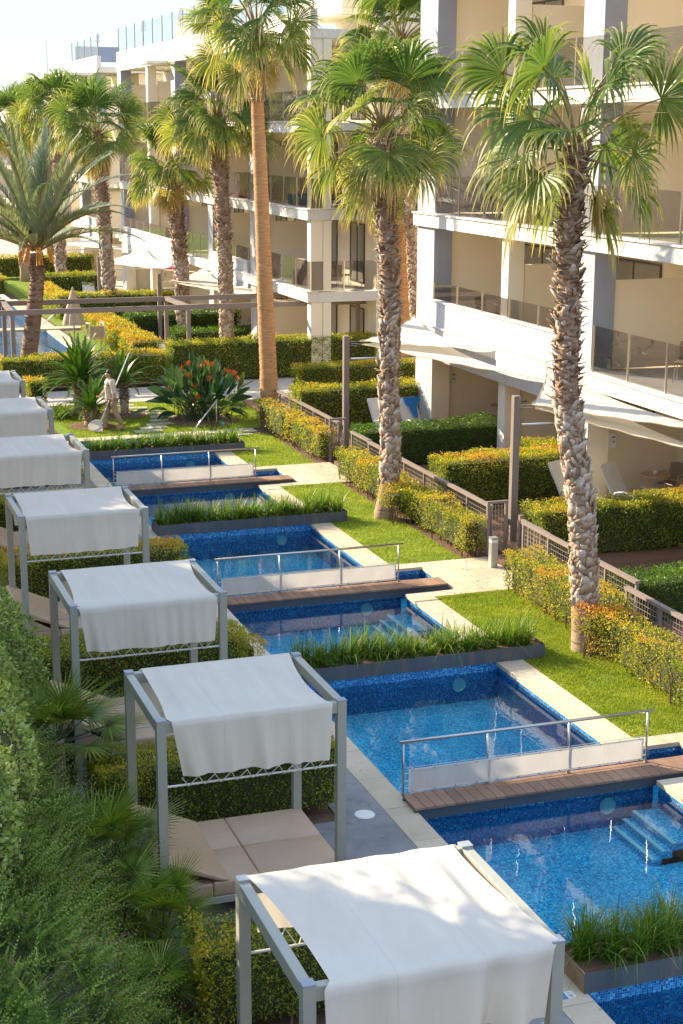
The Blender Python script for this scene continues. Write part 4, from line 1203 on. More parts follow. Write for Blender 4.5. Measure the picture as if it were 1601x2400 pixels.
def hedge(x0, x1, y0, y1, h, label, size=.04, dens=None, orange=.5, mat=hedge_leaf, rough=.075, z0=.12, group=None, loose=False, stems=0, name='hedge', cat='hedge'):
    rng = np.random.default_rng(int(abs(x0*31+y0*17+h*101)*10) % 99991)
    dens = dens or 1.55/(size*size*.5)*(.62 if loose else 1)
    # core: bumpy box
    nx = max(2, int((x1-x0)/.2)); ny = max(2, int((y1-y0)/.2)); nz = 5
    c = MB(); ins = .07+rough
    X0, X1, Y0, Y1, Z1 = x0+ins, x1-ins, y0+ins, y1-ins, h-ins
    c.box(X0, X1, Y0, Y1, z0, Z1)
    t = c.build(name, core_m)
    tag(t, label, cat, group)
    P, Q = box_samples(x0, x1, y0, y1, z0, h, dens, rng)
    # round the edges and add uneven bulges
    bul = lfn(P*1.6, x0)*rough+lfn(P*.5, y0)*rough
    cen = np.array([(x0+x1)/2, (y0+y1)/2, h*.5]); half = np.array([(x1-x0)/2, (y1-y0)/2, h*.5])
    rel = np.abs((P-cen)/half)
    ed = np.clip((np.sort(rel, axis=1)[:, 1]-.86)/.14, 0, 1)
    P = P+Q*(bul-.02-ed*.04*1.2)[:, None]+rng.normal(size=P.shape)*[size*.35]-Q*np.abs(rng.normal(size=len(P))*.05)[:, None]
    if loose:
        keep = lfn(P*2.3, 3.1)+.9*(P[:, 2]-z0)/h > -.55+.4*rng.uniform(size=len(P))
        P, Q = P[keep], Q[keep]
    ok = P[:, 2] > .02
    P, Q = P[ok], Q[ok]
    V = leaves(P, Q, size, .9, .52, rng)
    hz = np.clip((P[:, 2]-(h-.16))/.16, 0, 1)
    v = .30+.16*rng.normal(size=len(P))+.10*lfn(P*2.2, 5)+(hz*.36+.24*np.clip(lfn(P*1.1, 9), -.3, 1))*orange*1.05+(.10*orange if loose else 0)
    v += np.where(Q[:, 0] < -.5, .08*orange, 0)  # sunlight put into the leaf colour: sides facing the sun turn yellower
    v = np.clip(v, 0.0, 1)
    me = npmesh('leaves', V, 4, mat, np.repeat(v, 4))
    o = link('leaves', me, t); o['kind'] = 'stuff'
    if stems:
        m = MB()
        for k in range(stems):
            x = rng.uniform(x0+.08, x1-.1); y = rng.uniform(y0+.05, y1-.05)
            m.tube([(x, y, -.02), (x+rng.normal()*.05, y+rng.normal()*.05, .3), (x+rng.normal()*.12, y+rng.normal()*.1, h*.7)], [.014, .010, .006], 5)
        m.build('stem', twig_m, t)
    return t
G1 = 'low loose hedge plants along the garden fence'
hedge(12.02, 12.7, 16.5, 22.28, .84, 'loose orange tipped hedge at the lawn edge, from the nearest palm to the right edge', .038, None, .95, loose=True, stems=70, z0=.1, group=G1, rough=.09)
hedge(12.22, 13.0, 22.3, 25.95, .84, 'loose yellow and orange hedge between nearest palm trunk and the bollard lamp', .038, None, .85, loose=True, stems=60, z0=.1, group=G1, rough=.08)
hedge(12.42, 13.0, 28.3, 32.0, .84, 'loose yellow green hedge from the near gate to the second palm trunk', .04, None, .75, loose=True, stems=55, group=G1, rough=.08)
hedge(12.42, 13.0, 32.05, 36.4, .84, 'loose yellow green hedge from second palm trunk to the farther stone path', .045, None, .75, loose=True, stems=55, group=G1, rough=.08)
hedge(12.6, 13.15, 38.3, 41.2, .86, 'bushy yellow hedge piece between the farther gate and the dry hedge', .05, None, .95, loose=True, stems=40, group=G1, rough=.08)
hedge(12.5, 13.1, 41.3, 43.8, .86, 'sparse dry yellowish hedge at the foot of the orange palm trunk', .05, 420, .95, loose=True, stems=90, group=G1, rough=.08)
hedge(11.78, 12.5, 21.75, 22.15, .86, 'orange tipped hedge sprigs growing in front of the nearest palm trunk foot', .038, None, 1.0, loose=True, stems=14, z0=.45, group=G1, rough=.1)
hedge(11.9, 12.5, 31.3, 31.8, .8, 'yellow green hedge sprigs close before the second palm trunk foot', .04, None, .7, loose=True, stems=10, z0=.4, group=G1, rough=.1)
G2 = 'clipped hedges between the patios'
hedge(13.5, 17.1, 31.9, 32.85, 1.25, 'clipped orange topped hedge with a small hole, between second palm and near sail post', .045, None, .85, group=G2)
hedge(16.3, 17.2, 32.9, 33.8, 1.28, 'short clipped return of the orange topped hedge beside the patio column', .045, None, .7, group=G2)
hedge(13.65, 18.2, 27.35, 28.25, 1.16, 'clipped green and orange hedge right of the near sail post, in front of white lounger', .043, None, .7, group=G2)
hedge(13.3, 17.5, 23.0, 24.0, .88, 'clipped bright green hedge beyond the fence at the right edge', .042, None, .1, green_leaf, group=G2)
hedge(13.3, 17.25, 36.7, 37.55, 1.12, 'clipped bright green hedge behind the farther sail post, before the blue swimsuit lounger', .045, None, .1, green_leaf, group=G2)
hedge(13.3, 17.4, 42.0, 42.9, 1.35, 'tall clipped hedge with a brown gold top, right of the orange palm trunk', .055, None, .55, group=G2)
hedge(14.6, 19.2, 46.2, 47.0, 1.35, 'clipped golden topped hedge just beyond the tall one right of the orange trunk', .055, None, .7, group=G2)
G3 = 'long garden hedges beyond the walkway'
hedge(6.2, 11.9, 52.0, 53.1, 1.16, 'long orange topped hedge left of the orange flowers, behind the cycads', .06, None, .75, group=G3)
hedge(11.95, 19.5, 52.1, 53.1, 1.46, 'long tall hedge behind the orange flowers, running right past the orange trunk', .06, None, .5, group=G3)
hedge(6.55, 7.2, 48.2, 48.9, 1.0, 'small round topped hedge bush with orange tips beside the farthest cabana', .055, None, 1.0, group=G3)
hedge(11.6, 12.75, 57.0, 68.0, .95, 'broad golden topped hedge running away beside the far pool umbrella', .075, None, .95, group=G3)
hedge(12.8, 17.6, 63.4, 64.4, 1.2, 'clipped dark green hedge beyond the pergola beams, left of the white loungers', .075, None, .08, green_leaf, group=G3)
hedge(13.9, 17.6, 60.0, 61.0, .85, 'low clipped green hedge in front of the white loungers', .07, None, .08, green_leaf, group=G3)
hedge(11.3, 16.8, 71.8, 72.8, 1.2, 'clipped orange topped hedge behind the pergola, left of the fifth palm', .085, None, .8, group=G3)
hedge(11.2, 12.3, 72.9, 80.5, 1.0, 'golden hedge running away beyond the orange topped one', .085, None, .95, group=G3)
hedge(12.0, 15.4, 81.0, 82.0, 1.3, 'dark clipped hedge behind distant trunk at the left', .09, None, .3, group=G3)
hedge(11.2, 17, 93.5, 94.5, 1.3, 'farthest dark orange topped hedge at the left edge', .1, None, .6, group=G3)
hedge(9.4, 10.6, 83.5, 92, 1.0, 'low golden hedge at the left edge beyond the far pool', .1, None, .95, group=G3)
hedge(19.5, 24, 63, 64, 1.3, 'green hedge seen through the gap right of second palm', .1, None, .3, group=G3)
G4 = 'hedges between the cabanas'
hedge(3.1, 6.35, 12.95, 13.85, .98, 'loose green hedge with orange tips between the two nearest cabanas', .036, None, .55, group=G4, rough=.07, stems=20)
hedge(3.0, 6.15, 17.45, 18.35, .98, 'dense hedge with golden tips between second and third cabana', .038, None, .5, group=G4, rough=.05)
hedge(3.0, 6.2, 22.1, 23.1, .95, 'dense green hedge between third and fourth cabana, under the white rod', .04, None, .35, group=G4)
hedge(6.05, 6.55, 22.3, 23.2, .75, 'loose sunlit bush end of the hedge beside the pool coping', .045, None, .7, group=G4, loose=True, rough=.1)
hedge(3.2, 6.6, 27.6, 28.5, .95, 'orange topped hedge between fourth and fifth cabana', .045, None, .95, group=G4)
hedge(3.2, 6.5, 32.6, 33.4, .9, 'hedge between fifth and sixth cabana', .05, None, .7, group=G4)
hedge(4.2, 6.5, 37.6, 38.3, .9, 'orange tipped hedge between sixth and farthest cabana', .05, None, .9, group=G4)

# ------------------------------------------------------------------ PALMS
def fan_frond(name, elev, seed, LP=1.0, LB=1.05, nseg=44, spread=118, droop=1.0, twist=0.0, fold=.5, wfac=1.0, thread=1.0, yellow=0.0, stiff=.50):
    """fan frond in a local frame: leaves the crown at the origin towards +X with elevation elev (degrees)"""
    rng = np.random.default_rng(seed)
    # petiole
    e = R(elev); p = np.array([0., 0, 0]); pts = [p.copy()]; n = 8
    for k in range(n):
        p = p+np.array([math.cos(e), 0, math.sin(e)])*LP/n; pts.append(p.copy())
        e -= R(6.5*droop)*(k/n+.3)*(1 if elev > -30 else .4)
    m = MB(); m.tube([tuple(q) for q in pts], [.028]*2+[.018]*3+[.012]*(n-4), 5)
    d = np.array([math.cos(e), 0, math.sin(e)])
    # blade plane: d and side s, normal nrm
    s = np.array([0, 1., 0]); nrm = np.cross(d, s); 
    if nrm[2] < 0: nrm = -nrm
    tw = R(twist+rng.normal()*12)
    s2 = s*math.cos(tw)+nrm*math.sin(tw); nrm = np.cross(d, s2); nrm = nrm if nrm[2] > 0 else -nrm; s = s2
    hub = pts[-1]
    st = 9
    V = []; F = []; A = []
    dth = 2*R(spread)/nseg
    for i in range(nseg):
        th = -R(spread)+dth*(i+.5)
        dr = d*math.cos(th)+s*math.sin(th)
        # cupping of the fan
        dr = dr - nrm*(.25*abs(math.sin(th))*fold*0+0.0) + nrm*.22*abs(math.sin(th))
        dr /= np.linalg.norm(dr)
        L = LB*(1-.22*abs(th)/R(spread))*rng.uniform(.80, 1.12)
        pd = np.cross(nrm, dr); pd /= np.linalg.norm(pd)
        q = hub.copy(); v = dr.copy(); base = len(V)
        yl = rng.uniform(-.12, .12)+yellow
        up_ = .012*(1 if i % 2 else -1)
        for k in range(st+1):
            t = k/st
            r = t*L
            if t <= stiff: w = dth*r*.5*1.02
            else: w = dth*stiff*L*.5*(1-((t-stiff)/(1-stiff)))**.85*wfac
            w = max(w, .0022*thread)
            side = pd*w+nrm*0
            ridge = nrm*min(w, .02)*.55*(1 if i % 2 else -1)
            V.append(q-side-ridge); V.append(q+side+ridge)
            c = max(0, (t-.45)/.55)**1.4*.55+.30+yl
            if t < .12: c = .72-t*3
            A += [c, c]
            if k < st:
                # gravity droop beyond the stiff part
                g = .02 if t < stiff*.8 else min(.9, (.25+1.5*(t-stiff*.8))*droop)
                v = v+np.array([rng.normal()*.02, rng.normal()*.02, -g*.55]); v /= np.linalg.norm(v)
                q = q+v*L/st
        for k in range(st):
            F.append((base+2*k, base+2*k+1, base+2*k+3, base+2*k+2))
    # combine petiole and blade
    nb = len(m.v); allv = [tuple(x) for x in m.v]+[tuple(x) for x in V]
    fs = [f for f in m.f]+[tuple(nb+i for i in f) for f in F]
    me = bpy.data.meshes.new(name); me.from_pydata(allv, [], fs)
    me.materials.append(petiole_m); me.materials.append(palm_leaf)
    mi = np.zeros(len(fs), np.int32); mi[len(m.f):] = 1
    me.polygons.foreach_set('material_index', mi)
    a = me.attributes.new('v', 'FLOAT', 'POINT'); a.data.foreach_set('value', np.clip(np.array([.5]*nb+A), 0, 1).astype(np.float32))
    me.update()
    return me
FR_ = {}
ELV = [78, 62, 46, 30, 12, -8, -30, -58]
for e in ELV:
    for s in range(4):
        yel = {78: -.08, 62: -.05, 46: .03, 30: .09, 12: .14, -8: .18, -30: .24, -58: .32}[e]+.03*s
        FR_[(e, s)] = fan_frond('fan_frond', e, 150+e+s*13, LP=[.95, 1.1, .85, 1.25][s], LB=[1.18, 1.05, 1.25, .95][s], droop=[1.0, 1.25, 1.5, .8][s] if e < 60 else .45+.3*s, twist=[0, 35, -40, 60][s], yellow=yel+(.0 if s < 3 else .06), nseg=46)
for s in range(2):
    FR_[('dead', s)] = fan_frond('fan_frond', -60, 900+s, LP=.7, LB=1.0, droop=1.6, yellow=.62, nseg=40)
def trunk_pts(P):
    pts = [Vector(p) for p in P]
    out = []
    for i in range(len(pts)-1):
        n = 6
        p0 = pts[max(i-1, 0)]; p1 = pts[i]; p2 = pts[i+1]; p3 = pts[min(i+2, len(pts)-1)]
        for k in range(n):
            t = k/n
            out.append(.5*((2*p1)+(p2-p0)*t+(2*p0-5*p1+4*p2-p3)*t*t+(3*p1-p0-3*p2+p3)*t**3))
    out.append(pts[-1])
    return out
def boots(par, pts, r0, r1, zmin, n, seed, size=.16, out=.5, cap=True):
    n = int(n*2.0)
    rng = random.Random(seed)
    V = []; F = []; A = []
    zs = [p.z for p in pts]
    for k in range(n):
        t = (k+rng.uniform(-.4, .4))/n
        z = zmin+(zs[-1]-zmin)*t
        i = min(range(len(zs)-1), key=lambda j: abs((zs[j]+zs[j+1])/2-z))
        f = (z-zs[i])/max(zs[i+1]-zs[i], 1e-4)
        c = pts[i].lerp(pts[i+1], min(max(f, 0), 1))
        r = r0+(r1-r0)*t
        a = k*2.39996+rng.uniform(-.25, .25)
        rd = Vector((math.cos(a), math.sin(a), 0)); sd = Vector((-math.sin(a), math.cos(a), 0))
        up_ = Vector((0, 0, 1))
        w = size*rng.uniform(.3, .8)*.5; L = size*rng.uniform(.45, 1.25)
        clump = .5+.5*math.sin(z*5+seed)*math.sin(z*2.3+1.1+seed)
        o = out*rng.uniform(.1, 1.7)*(.35+clump)
        skew = rng.uniform(-.75, .75)
        hi = t > .42+.12*math.sin(seed+z*3)
        if hi: d = (up_*rng.uniform(-.25, 1.0)+rd*rng.uniform(.25, .95)*out*1.6+sd*rng.uniform(-1, 1)*.9).normalized(); L *= .85
        else: w *= 1.55; L *= .85; d = (up_+rd*rng.uniform(.05, .30)+sd*rng.choice((-1, 1))*rng.uniform(.3, .9)).normalized()
        b0 = c+rd*(r*.86); th = .022
        b = len(V)
        p1 = b0-sd*w; p2 = b0+sd*w
        q1 = b0+d*L-sd*w*.35+rd*th*.4; q2 = b0+d*L*rng.uniform(.85, 1.1)+sd*w*.3+rd*th*.4
        nn = rd
        V += [p1, p2, q2, q1, p1+nn*th*1.6, p2+nn*th*1.6, q2+nn*th, q1+nn*th]
        F += [tuple(b+i for i in q) for q in ((0, 3, 2, 1), (4, 5, 6, 7), (0, 1, 5, 4), (1, 2, 6, 5), (2, 3, 7, 6), (3, 0, 4, 7))]
        v = rng.uniform(.1, 1) if hi else rng.uniform(.35, 1.0)
        A += [v*.8]*2+[v]*2+[v*.8]*2+[min(1, v+.15)]*2
    me = npmesh('leaf_boots', np.array([tuple(x) for x in V]), 4, boot_m, np.array(A), np.array(F, np.int32))
    o = link('leaf_boots', me, par); o['kind'] = 'stuff'
    return o
def crown(par, c, n, seed, scale=1.0, elevs=None, az0=0.0, hang=6, pick=None):
    rng = random.Random(seed)
    c = Vector(c)
    for k in range(n):
        t = (k+.5)/n
        az = k*2.39996+az0+rng.uniform(-.25, .25)
        e = 88-t*98+rng.uniform(-9, 9)
        ev = min(ELV, key=lambda x: abs(x-e))
        o = link('frond', FR_[(ev, rng.randrange(4))], par)
        z = c.z+.10-t*.35
        o.location = (c.x+.06*math.cos(az), c.y+.06*math.sin(az), z)
        o.rotation_euler = (rng.uniform(-.15, .15), R((ev-e)*.6), az)
        s = scale*rng.uniform(.88, 1.12)*(1.12 if e > 55 else 1.0)
        o.scale = (s, s, s)
    for k in range(hang):
        az = rng.uniform(0, 6.28)
        o = link('frond', FR_[('dead', rng.randrange(2)) if k % 2 == 0 else (rng.choice([-30, -58]), rng.randrange(4))], par)
        o.location = (c.x+.08*math.cos(az), c.y+.08*math.sin(az), c.z-.3); o.rotation_euler = (0, 0, az)
        s = scale*rng.uniform(.7, .95); o.scale = (s, s, s)
def stalks(par, c, n, seed, L=1.6):
    rng = random.Random(seed); c = Vector(c)
    for k in range(n):
        az = rng.uniform(0, 6.28); e = rng.uniform(.3, 1.2); l = L*rng.uniform(.7, 1.2)
        pts = []
        for i in range(9):
            t = i/8
            pts.append((c.x+math.cos(az)*l*t*math.cos(e*(1-t*.5)), c.y+math.sin(az)*l*t*math.cos(e*(1-t*.5)), c.z+l*t*math.sin(e)*(1-.55*t)))
        MB().tube(pts, [.012]*4+[.009]*3+[.005]*2, 5).build('flower_stalk', petiole_m, par)
def fan_palm(P, label, r_base, r_top, seed, nf=30, scale=1.0, booty=260, smooth_base=0.0, bsize=.17, orange=False, hang=5, stalk=5, zboot=None, group='fan palms along the garden'):
    t = empty('palm_tree', P[0], label=label, cat='palm', group=group); t.location = (0, 0, 0)
    pts = trunk_pts(P)
    z0 = pts[0].z; z1 = pts[-1].z
    rads = []
    for p in pts:
        u = (p.z-z0)/(z1-z0)
        r = r_base+(r_top-r_base)*u
        r += .05*math.exp(-(p.z-z0)/.45)
        rads.append(r)
    tp = [(p.x, p.y, p.z-(.2 if i == 0 else 0)) for i, p in enumerate(pts)]; tr_ = rads
    if orange:
        rj = random.Random(seed); tp2 = []; tr2 = []
        for i in range(len(tp)-1):
            for k in range(6):
                f = k/6; tp2.append(tuple(a*(1-f)+c*f for a, c in zip(tp[i], tp[i+1]))); tr2.append((rads[i]*(1-f)+rads[i+1]*f)*(1+rj.uniform(-.035, .035)+(.03 if k % 2 else -.01)))
        tp, tr_ = tp2+[tp[-1]], tr2+[rads[-1]]
    m = MB().tube(tp, tr_, 20)
    m.build('trunk', bark_orange if orange else bark_base, t, True)
    zb = zboot if zboot is not None else (z0+.8)
    if booty: boots(t, pts, r_base+(r_top-r_base)*(zb-z0)/(z1-z0), r_top*1.05, zb, booty, seed, bsize)
    crown(t, pts[-1], nf, seed, scale, hang=hang, az0=seed)
    if stalk: stalks(t, pts[-1], stalk, seed+3, 1.7*scale)
    return t
def yz(Y, L, dy=0):
    return [(x, Y, z) for x, z in L]
fan_palm(yz(22.35, [(12.13, -.05), (12.03, 1.07), (11.92, 2.39), (11.6, 4.17), (11.56, 5.46), (11.52, 6.8), (11.60, 8.25)]), 'large near fan palm with shaggy grey brown trunk at the right, before the balconies', .215, .16, 3, 19, 1.02, 460, bsize=.21, hang=3, stalk=9)
fan_palm(yz(32.1, [(12.16, -.05), (12.32, 1.28), (12.26, 3.01), (12.28, 4.88), (12.15, 6.71), (12.03, 7.8), (12.06, 8.5)]), 'tall shaggy fan palm right of centre rising from the loose hedge', .19, .20, 8, 26, 1.03, 430, bsize=.22, hang=6, stalk=8)
fan_palm(yz(44.6, [(13.23, -.05), (13.21, 1.1), (13.12, 3.63), (13.02, 6.71), (12.92, 9.4), (12.92, 10.4), (12.9, 11.15)]), 'tallest fan palm with a smooth orange ringed trunk, centre of the garden', .27, .165, 5, 28, 1.10, 110, orange=True, zboot=9.2, bsize=.2, hang=5, stalk=6)
fan_palm(yz(57.8, [(15.43, -.1), (15.46, 2.27), (15.37, 5.44), (15.25, 8.3), (15.22, 8.9)]), 'shaggy fan palm just left of the orange trunk, behind the orange flowers', .24, .26, 9, 32, 1.15, 420, bsize=.26)
fan_palm(yz(63.2, [(15.07, -.1), (15.07, 1.75), (14.97, 4.17), (14.76, 6.5), (14.7, 7.0)]), 'shorter shaggy fan palm behind the pergola, third from the left of the palm row', .25, .27, 12, 26, 1.12, 380, bsize=.28)
fan_palm(yz(72.4, [(13.81, -.1), (13.76, 2.45), (13.62, 5.34), (13.50, 7.1), (13.45, 8.3)]), 'fan palm with thick shaggy trunk above the golden hedge, right of the date palm', .25, .27, 15, 28, 1.2, 340, bsize=.3)
fan_palm(yz(86, [(13.77, -.1), (13.8, 2.76), (13.85, 6.9), (13.8, 8.6), (13.78, 9.2)]), 'distant fan palm whose crown shows above the date palm', .26, .26, 18, 28, 1.25, 260, bsize=.34)
fan_palm(yz(92, [(12.7, -.1), (12.6, 5.0), (12.3, 8.0), (12.2, 8.6)]), 'distant fan palm at the left edge behind the date palm', .26, .26, 21, 26, 1.3, 160, bsize=.34)
fan_palm(yz(96, [(14.9, -.1), (14.9, 5.0), (14.8, 9.1)]), 'distant fan palm partly hidden between two other crowns', .26, .26, 24, 22, 1.25, 120, bsize=.34)
fan_palm([(19.45, 48.0, -.1), (19.2, 48.0, 3.2), (19.0, 48.0, 5.5), (18.75, 48.0, 9.3), (18.6, 48.0, 11.2)], 'slender shaggy fan palm right behind the second palm, against the link wall', .15, .16, 27, 34, 1.15, 330, bsize=.19)
fan_palm([(19.7, 50.0, -.1), (19.6, 50.0, 2.8), (19.5, 50.0, 5.2), (19.4, 50.0, 6.9)], 'fan palm hidden behind the second palm crown with an orange lower trunk', .2, .2, 33, 30, 1.15, 90, orange=True, zboot=5.9, bsize=.19)
# ------------------------------------------------------------------ pinnate fronds
def pin_frond(name, L, nl, ll, elev, droop, mat, seed, lw=.012, angle=48, vshape=.5, col=0.0, flop=.12):
    rng = np.random.default_rng(seed)
    n = 22; e = R(elev); p = np.array([0., 0, 0]); pts = [p.copy()]; dirs = []
    for k in range(n):
        d = np.array([math.cos(e), 0, math.sin(e)]); dirs.append(d); p = p+d*L/n; pts.append(p.copy()); e -= R(droop)/n*(.4+1.3*k/n)
    dirs.append(dirs[-1])
    m = MB(); m.tube([tuple(q) for q in pts], [.022*L/3*(1-.8*k/n)+.003 for k in range(n+1)], 5)
    V = []; F = []; A = []
    t0 = .14
    for i in range(nl):
        t = t0+(1-t0)*i/(nl-1)
        f = t*n; k = min(int(f), n-1); fr = f-k
        q0 = pts[k]*(1-fr)+pts[k+1]*fr; d = dirs[k]; s = np.array([0, 1., 0]); up_ = np.cross(d, s); up_ = up_ if up_[2] > 0 else -up_
        l = ll*math.sin(math.pi*min(1, .18+.82*t)**.75)**.6*rng.uniform(.85, 1.1) if t < .97 else ll*.4
        l = max(l, ll*.25)
        for sg in (-1, 1):
            an = R(angle*(1-.45*t)+rng.normal()*4)
            dr = d*math.cos(an)+(s*sg*math.cos(vshape*.9)+up_*math.sin(vshape*.9))*math.sin(an)
            q = q0.copy(); b = len(V)
            wv = np.cross(dr, up_); wv /= np.linalg.norm(wv)+1e-9
            c = np.clip(.35+.2*rng.normal()+col, 0, 1)
            for j in range(4):
                u = j/3; w = lw*(1-u**2*.95)*(1 if j else .6)
                V += [q-wv*w, q+wv*w]; A += [c+.15*u]*2
                dr = dr+np.array([0, 0, -flop*u]); dr /= np.linalg.norm(dr); q = q+dr*l/3
            F += [(b+2*j, b+2*j+1, b+2*j+3, b+2*j+2) for j in range(3)]
    nb = len(m.v); fs = list(m.f)+[tuple(nb+i for i in f) for f in F]
    me = bpy.data.meshes.new(name); me.from_pydata(list(m.v)+[tuple(x) for x in V], [], fs)
    me.materials.append(petiole_m); me.materials.append(mat)
    mi = np.zeros(len(fs), np.int32); mi[len(m.f):] = 1; me.polygons.foreach_set('material_index', mi)
    a = me.attributes.new('v', 'FLOAT', 'POINT'); a.data.foreach_set('value', np.clip(np.array([.5]*nb+A), 0, 1).astype(np.float32))
    me.update(); return me
DF = [pin_frond('date_frond', L_, 105, .55, e, dr, date_leaf, 70+i, .022, 46, .6, 0.0, .05) for i, (e, dr, L_) in enumerate(((86, 18, 4.3), (79, 30, 4.4), (70, 45, 4.3), (60, 58, 4.1), (46, 66, 3.9), (28, 60, 3.6)))]
t = empty('palm_tree', (7.53, 55.3, 0), label='date palm with feathery grey green fronds and a leaning ringed trunk at the left', cat='palm')
t.location = (0, 0, 0)
DP = yz(55.3, [(7.48, -.05), (7.79, 1.56), (8.0, 3.03), (8.07, 3.7), (8.05, 4.3)])
pts = trunk_pts(DP)
MB().tube([tuple(p) for p in pts], [.30-.06*min(1, k/14) for k in range(len(pts))], 20).build('trunk', bark_date, t, True)
def ringed(pts):
    V = []; F = []; A = []; rng = random.Random(4)
    for k in range(520):
        z = .05+4.1*k/520; i = min(range(len(pts)-1), key=lambda j: abs(pts[j].z-z)); c = pts[i].lerp(pts[i+1], min(1, max(0, (z-pts[i].z)/(pts[i+1].z-pts[i].z))))
        a = k*2.39996; rd = Vector((math.cos(a), math.sin(a), 0)); sd = Vector((-math.sin(a), math.cos(a), 0)); r = .27-.03*z/4
        w = .085; hgt = .05; b = len(V); up_ = Vector((0, 0, 1))
        o = .035*rng.uniform(.6, 1.4)+(.05 if z > 3.7 else 0)
        V += [c+rd*(r-.02)-sd*w, c+rd*(r-.02)+sd*w, c+rd*(r+o)+sd*w*.6+up_*hgt, c+rd*(r+o)-sd*w*.6+up_*hgt, c+rd*(r-.02)+up_*(hgt+.02)-sd*w*.6, c+rd*(r-.02)+up_*(hgt+.02)+sd*w*.6]
        F += [(b, b+1, b+2, b+3), (b+3, b+2, b+5, b+4)]; v = rng.uniform(.0, .55); A += [v]*6
    me = npmesh('leaf_scars', np.array([tuple(x) for x in V]), 4, boot_m, np.array(A), np.array(F, np.int32))
    o = link('leaf_scars', me, t); o['kind'] = 'stuff'
ringed(pts)
rng = random.Random(9)
for k in range(46):
    u = (k+.5)/46; az = k*2.39996+.4; i = min(5, int(u*6.2)); o = link('frond', DF[i], t)
    o.location = (8.05+.1*math.cos(az), 55.3+.1*math.sin(az), 4.35+.25*(1-u)); o.rotation_euler = (rng.uniform(-.3, .3), 0, az+rng.uniform(-.15, .15)); s = rng.uniform(.85, 1.08); o.scale = (s, s, s)
for k in range(7):
    az = k*.9+.3; L = .5
    m = MB(); q = Vector((8.05+.2*math.cos(az), 55.3+.2*math.sin(az), 4.4)); 
    for j in range(14):
        a2 = az+rng.uniform(-.35, .35); 
        m.tube([tuple(q), tuple(q+Vector((math.cos(a2)*L*.5, math.sin(a2)*L*.5, .12))), tuple(q+Vector((math.cos(a2)*L*.8, math.sin(a2)*L*.8, -.12-rng.uniform(0, .4))))], [.014, .012, .02], 4)
    m.build('fruit_stalk', datefruit, t)
# ------------------------------------------------------------------ cycads
CF = [pin_frond('cycad_frond', 1.35, 64, .20, e, dr, cycad_leaf, 90+i, .012, 58, .35, .05, .03) for i, (e, dr) in enumerate(((80, 25), (66, 40), (50, 55), (34, 65), (18, 60)))]
def cycad(x, y, zt, rt, s, label, n=44, seed=1):
    t = empty('cycad', (x, y, 0), label=label, cat='cycad', group='cycads in the garden lawn')
    rng = random.Random(seed)
    MB().tube([(0, 0, -.05), (0, 0, zt*.5), (0, 0, zt*.95)], [rt*.95, rt*1.1, rt*.8], 14).build('trunk', bark_date, t, True)
    boots(t, [Vector((0, 0, 0)), Vector((0, 0, zt*.5)), Vector((0, 0, zt))], rt, rt, .03, int(110*zt/.4), seed, .1, .8)
    for k in range(n):
        u = (k+.5)/n; az = k*2.39996; o = link('frond', CF[min(4, int(u*5))], t)
        o.location = (0, 0, zt-.03-.05*u); o.rotation_euler = (rng.uniform(-.2, .2), 0, az); q = s*rng.uniform(.85, 1.1); o.scale = (q, q, q)
    MB().lathe(x, y, [(.75, .0), (.5, .03), (.0, .04)], 20).build('soil_ring', soil, None, kind='structure')
cycad(8.1, 47.6, .95, .20, 1.08, 'tall cycad with a dome of bright green fronds left of the man', 74, 3)
cycad(8.02, 45.35, .52, .20, .74, 'small cycad with a stout rough trunk beside the pool net', 50, 4)
cycad(9.3, 46.9, .95, .10, .85, 'cycad with blue green fronds on thin twin trunks behind the man', 26, 5)
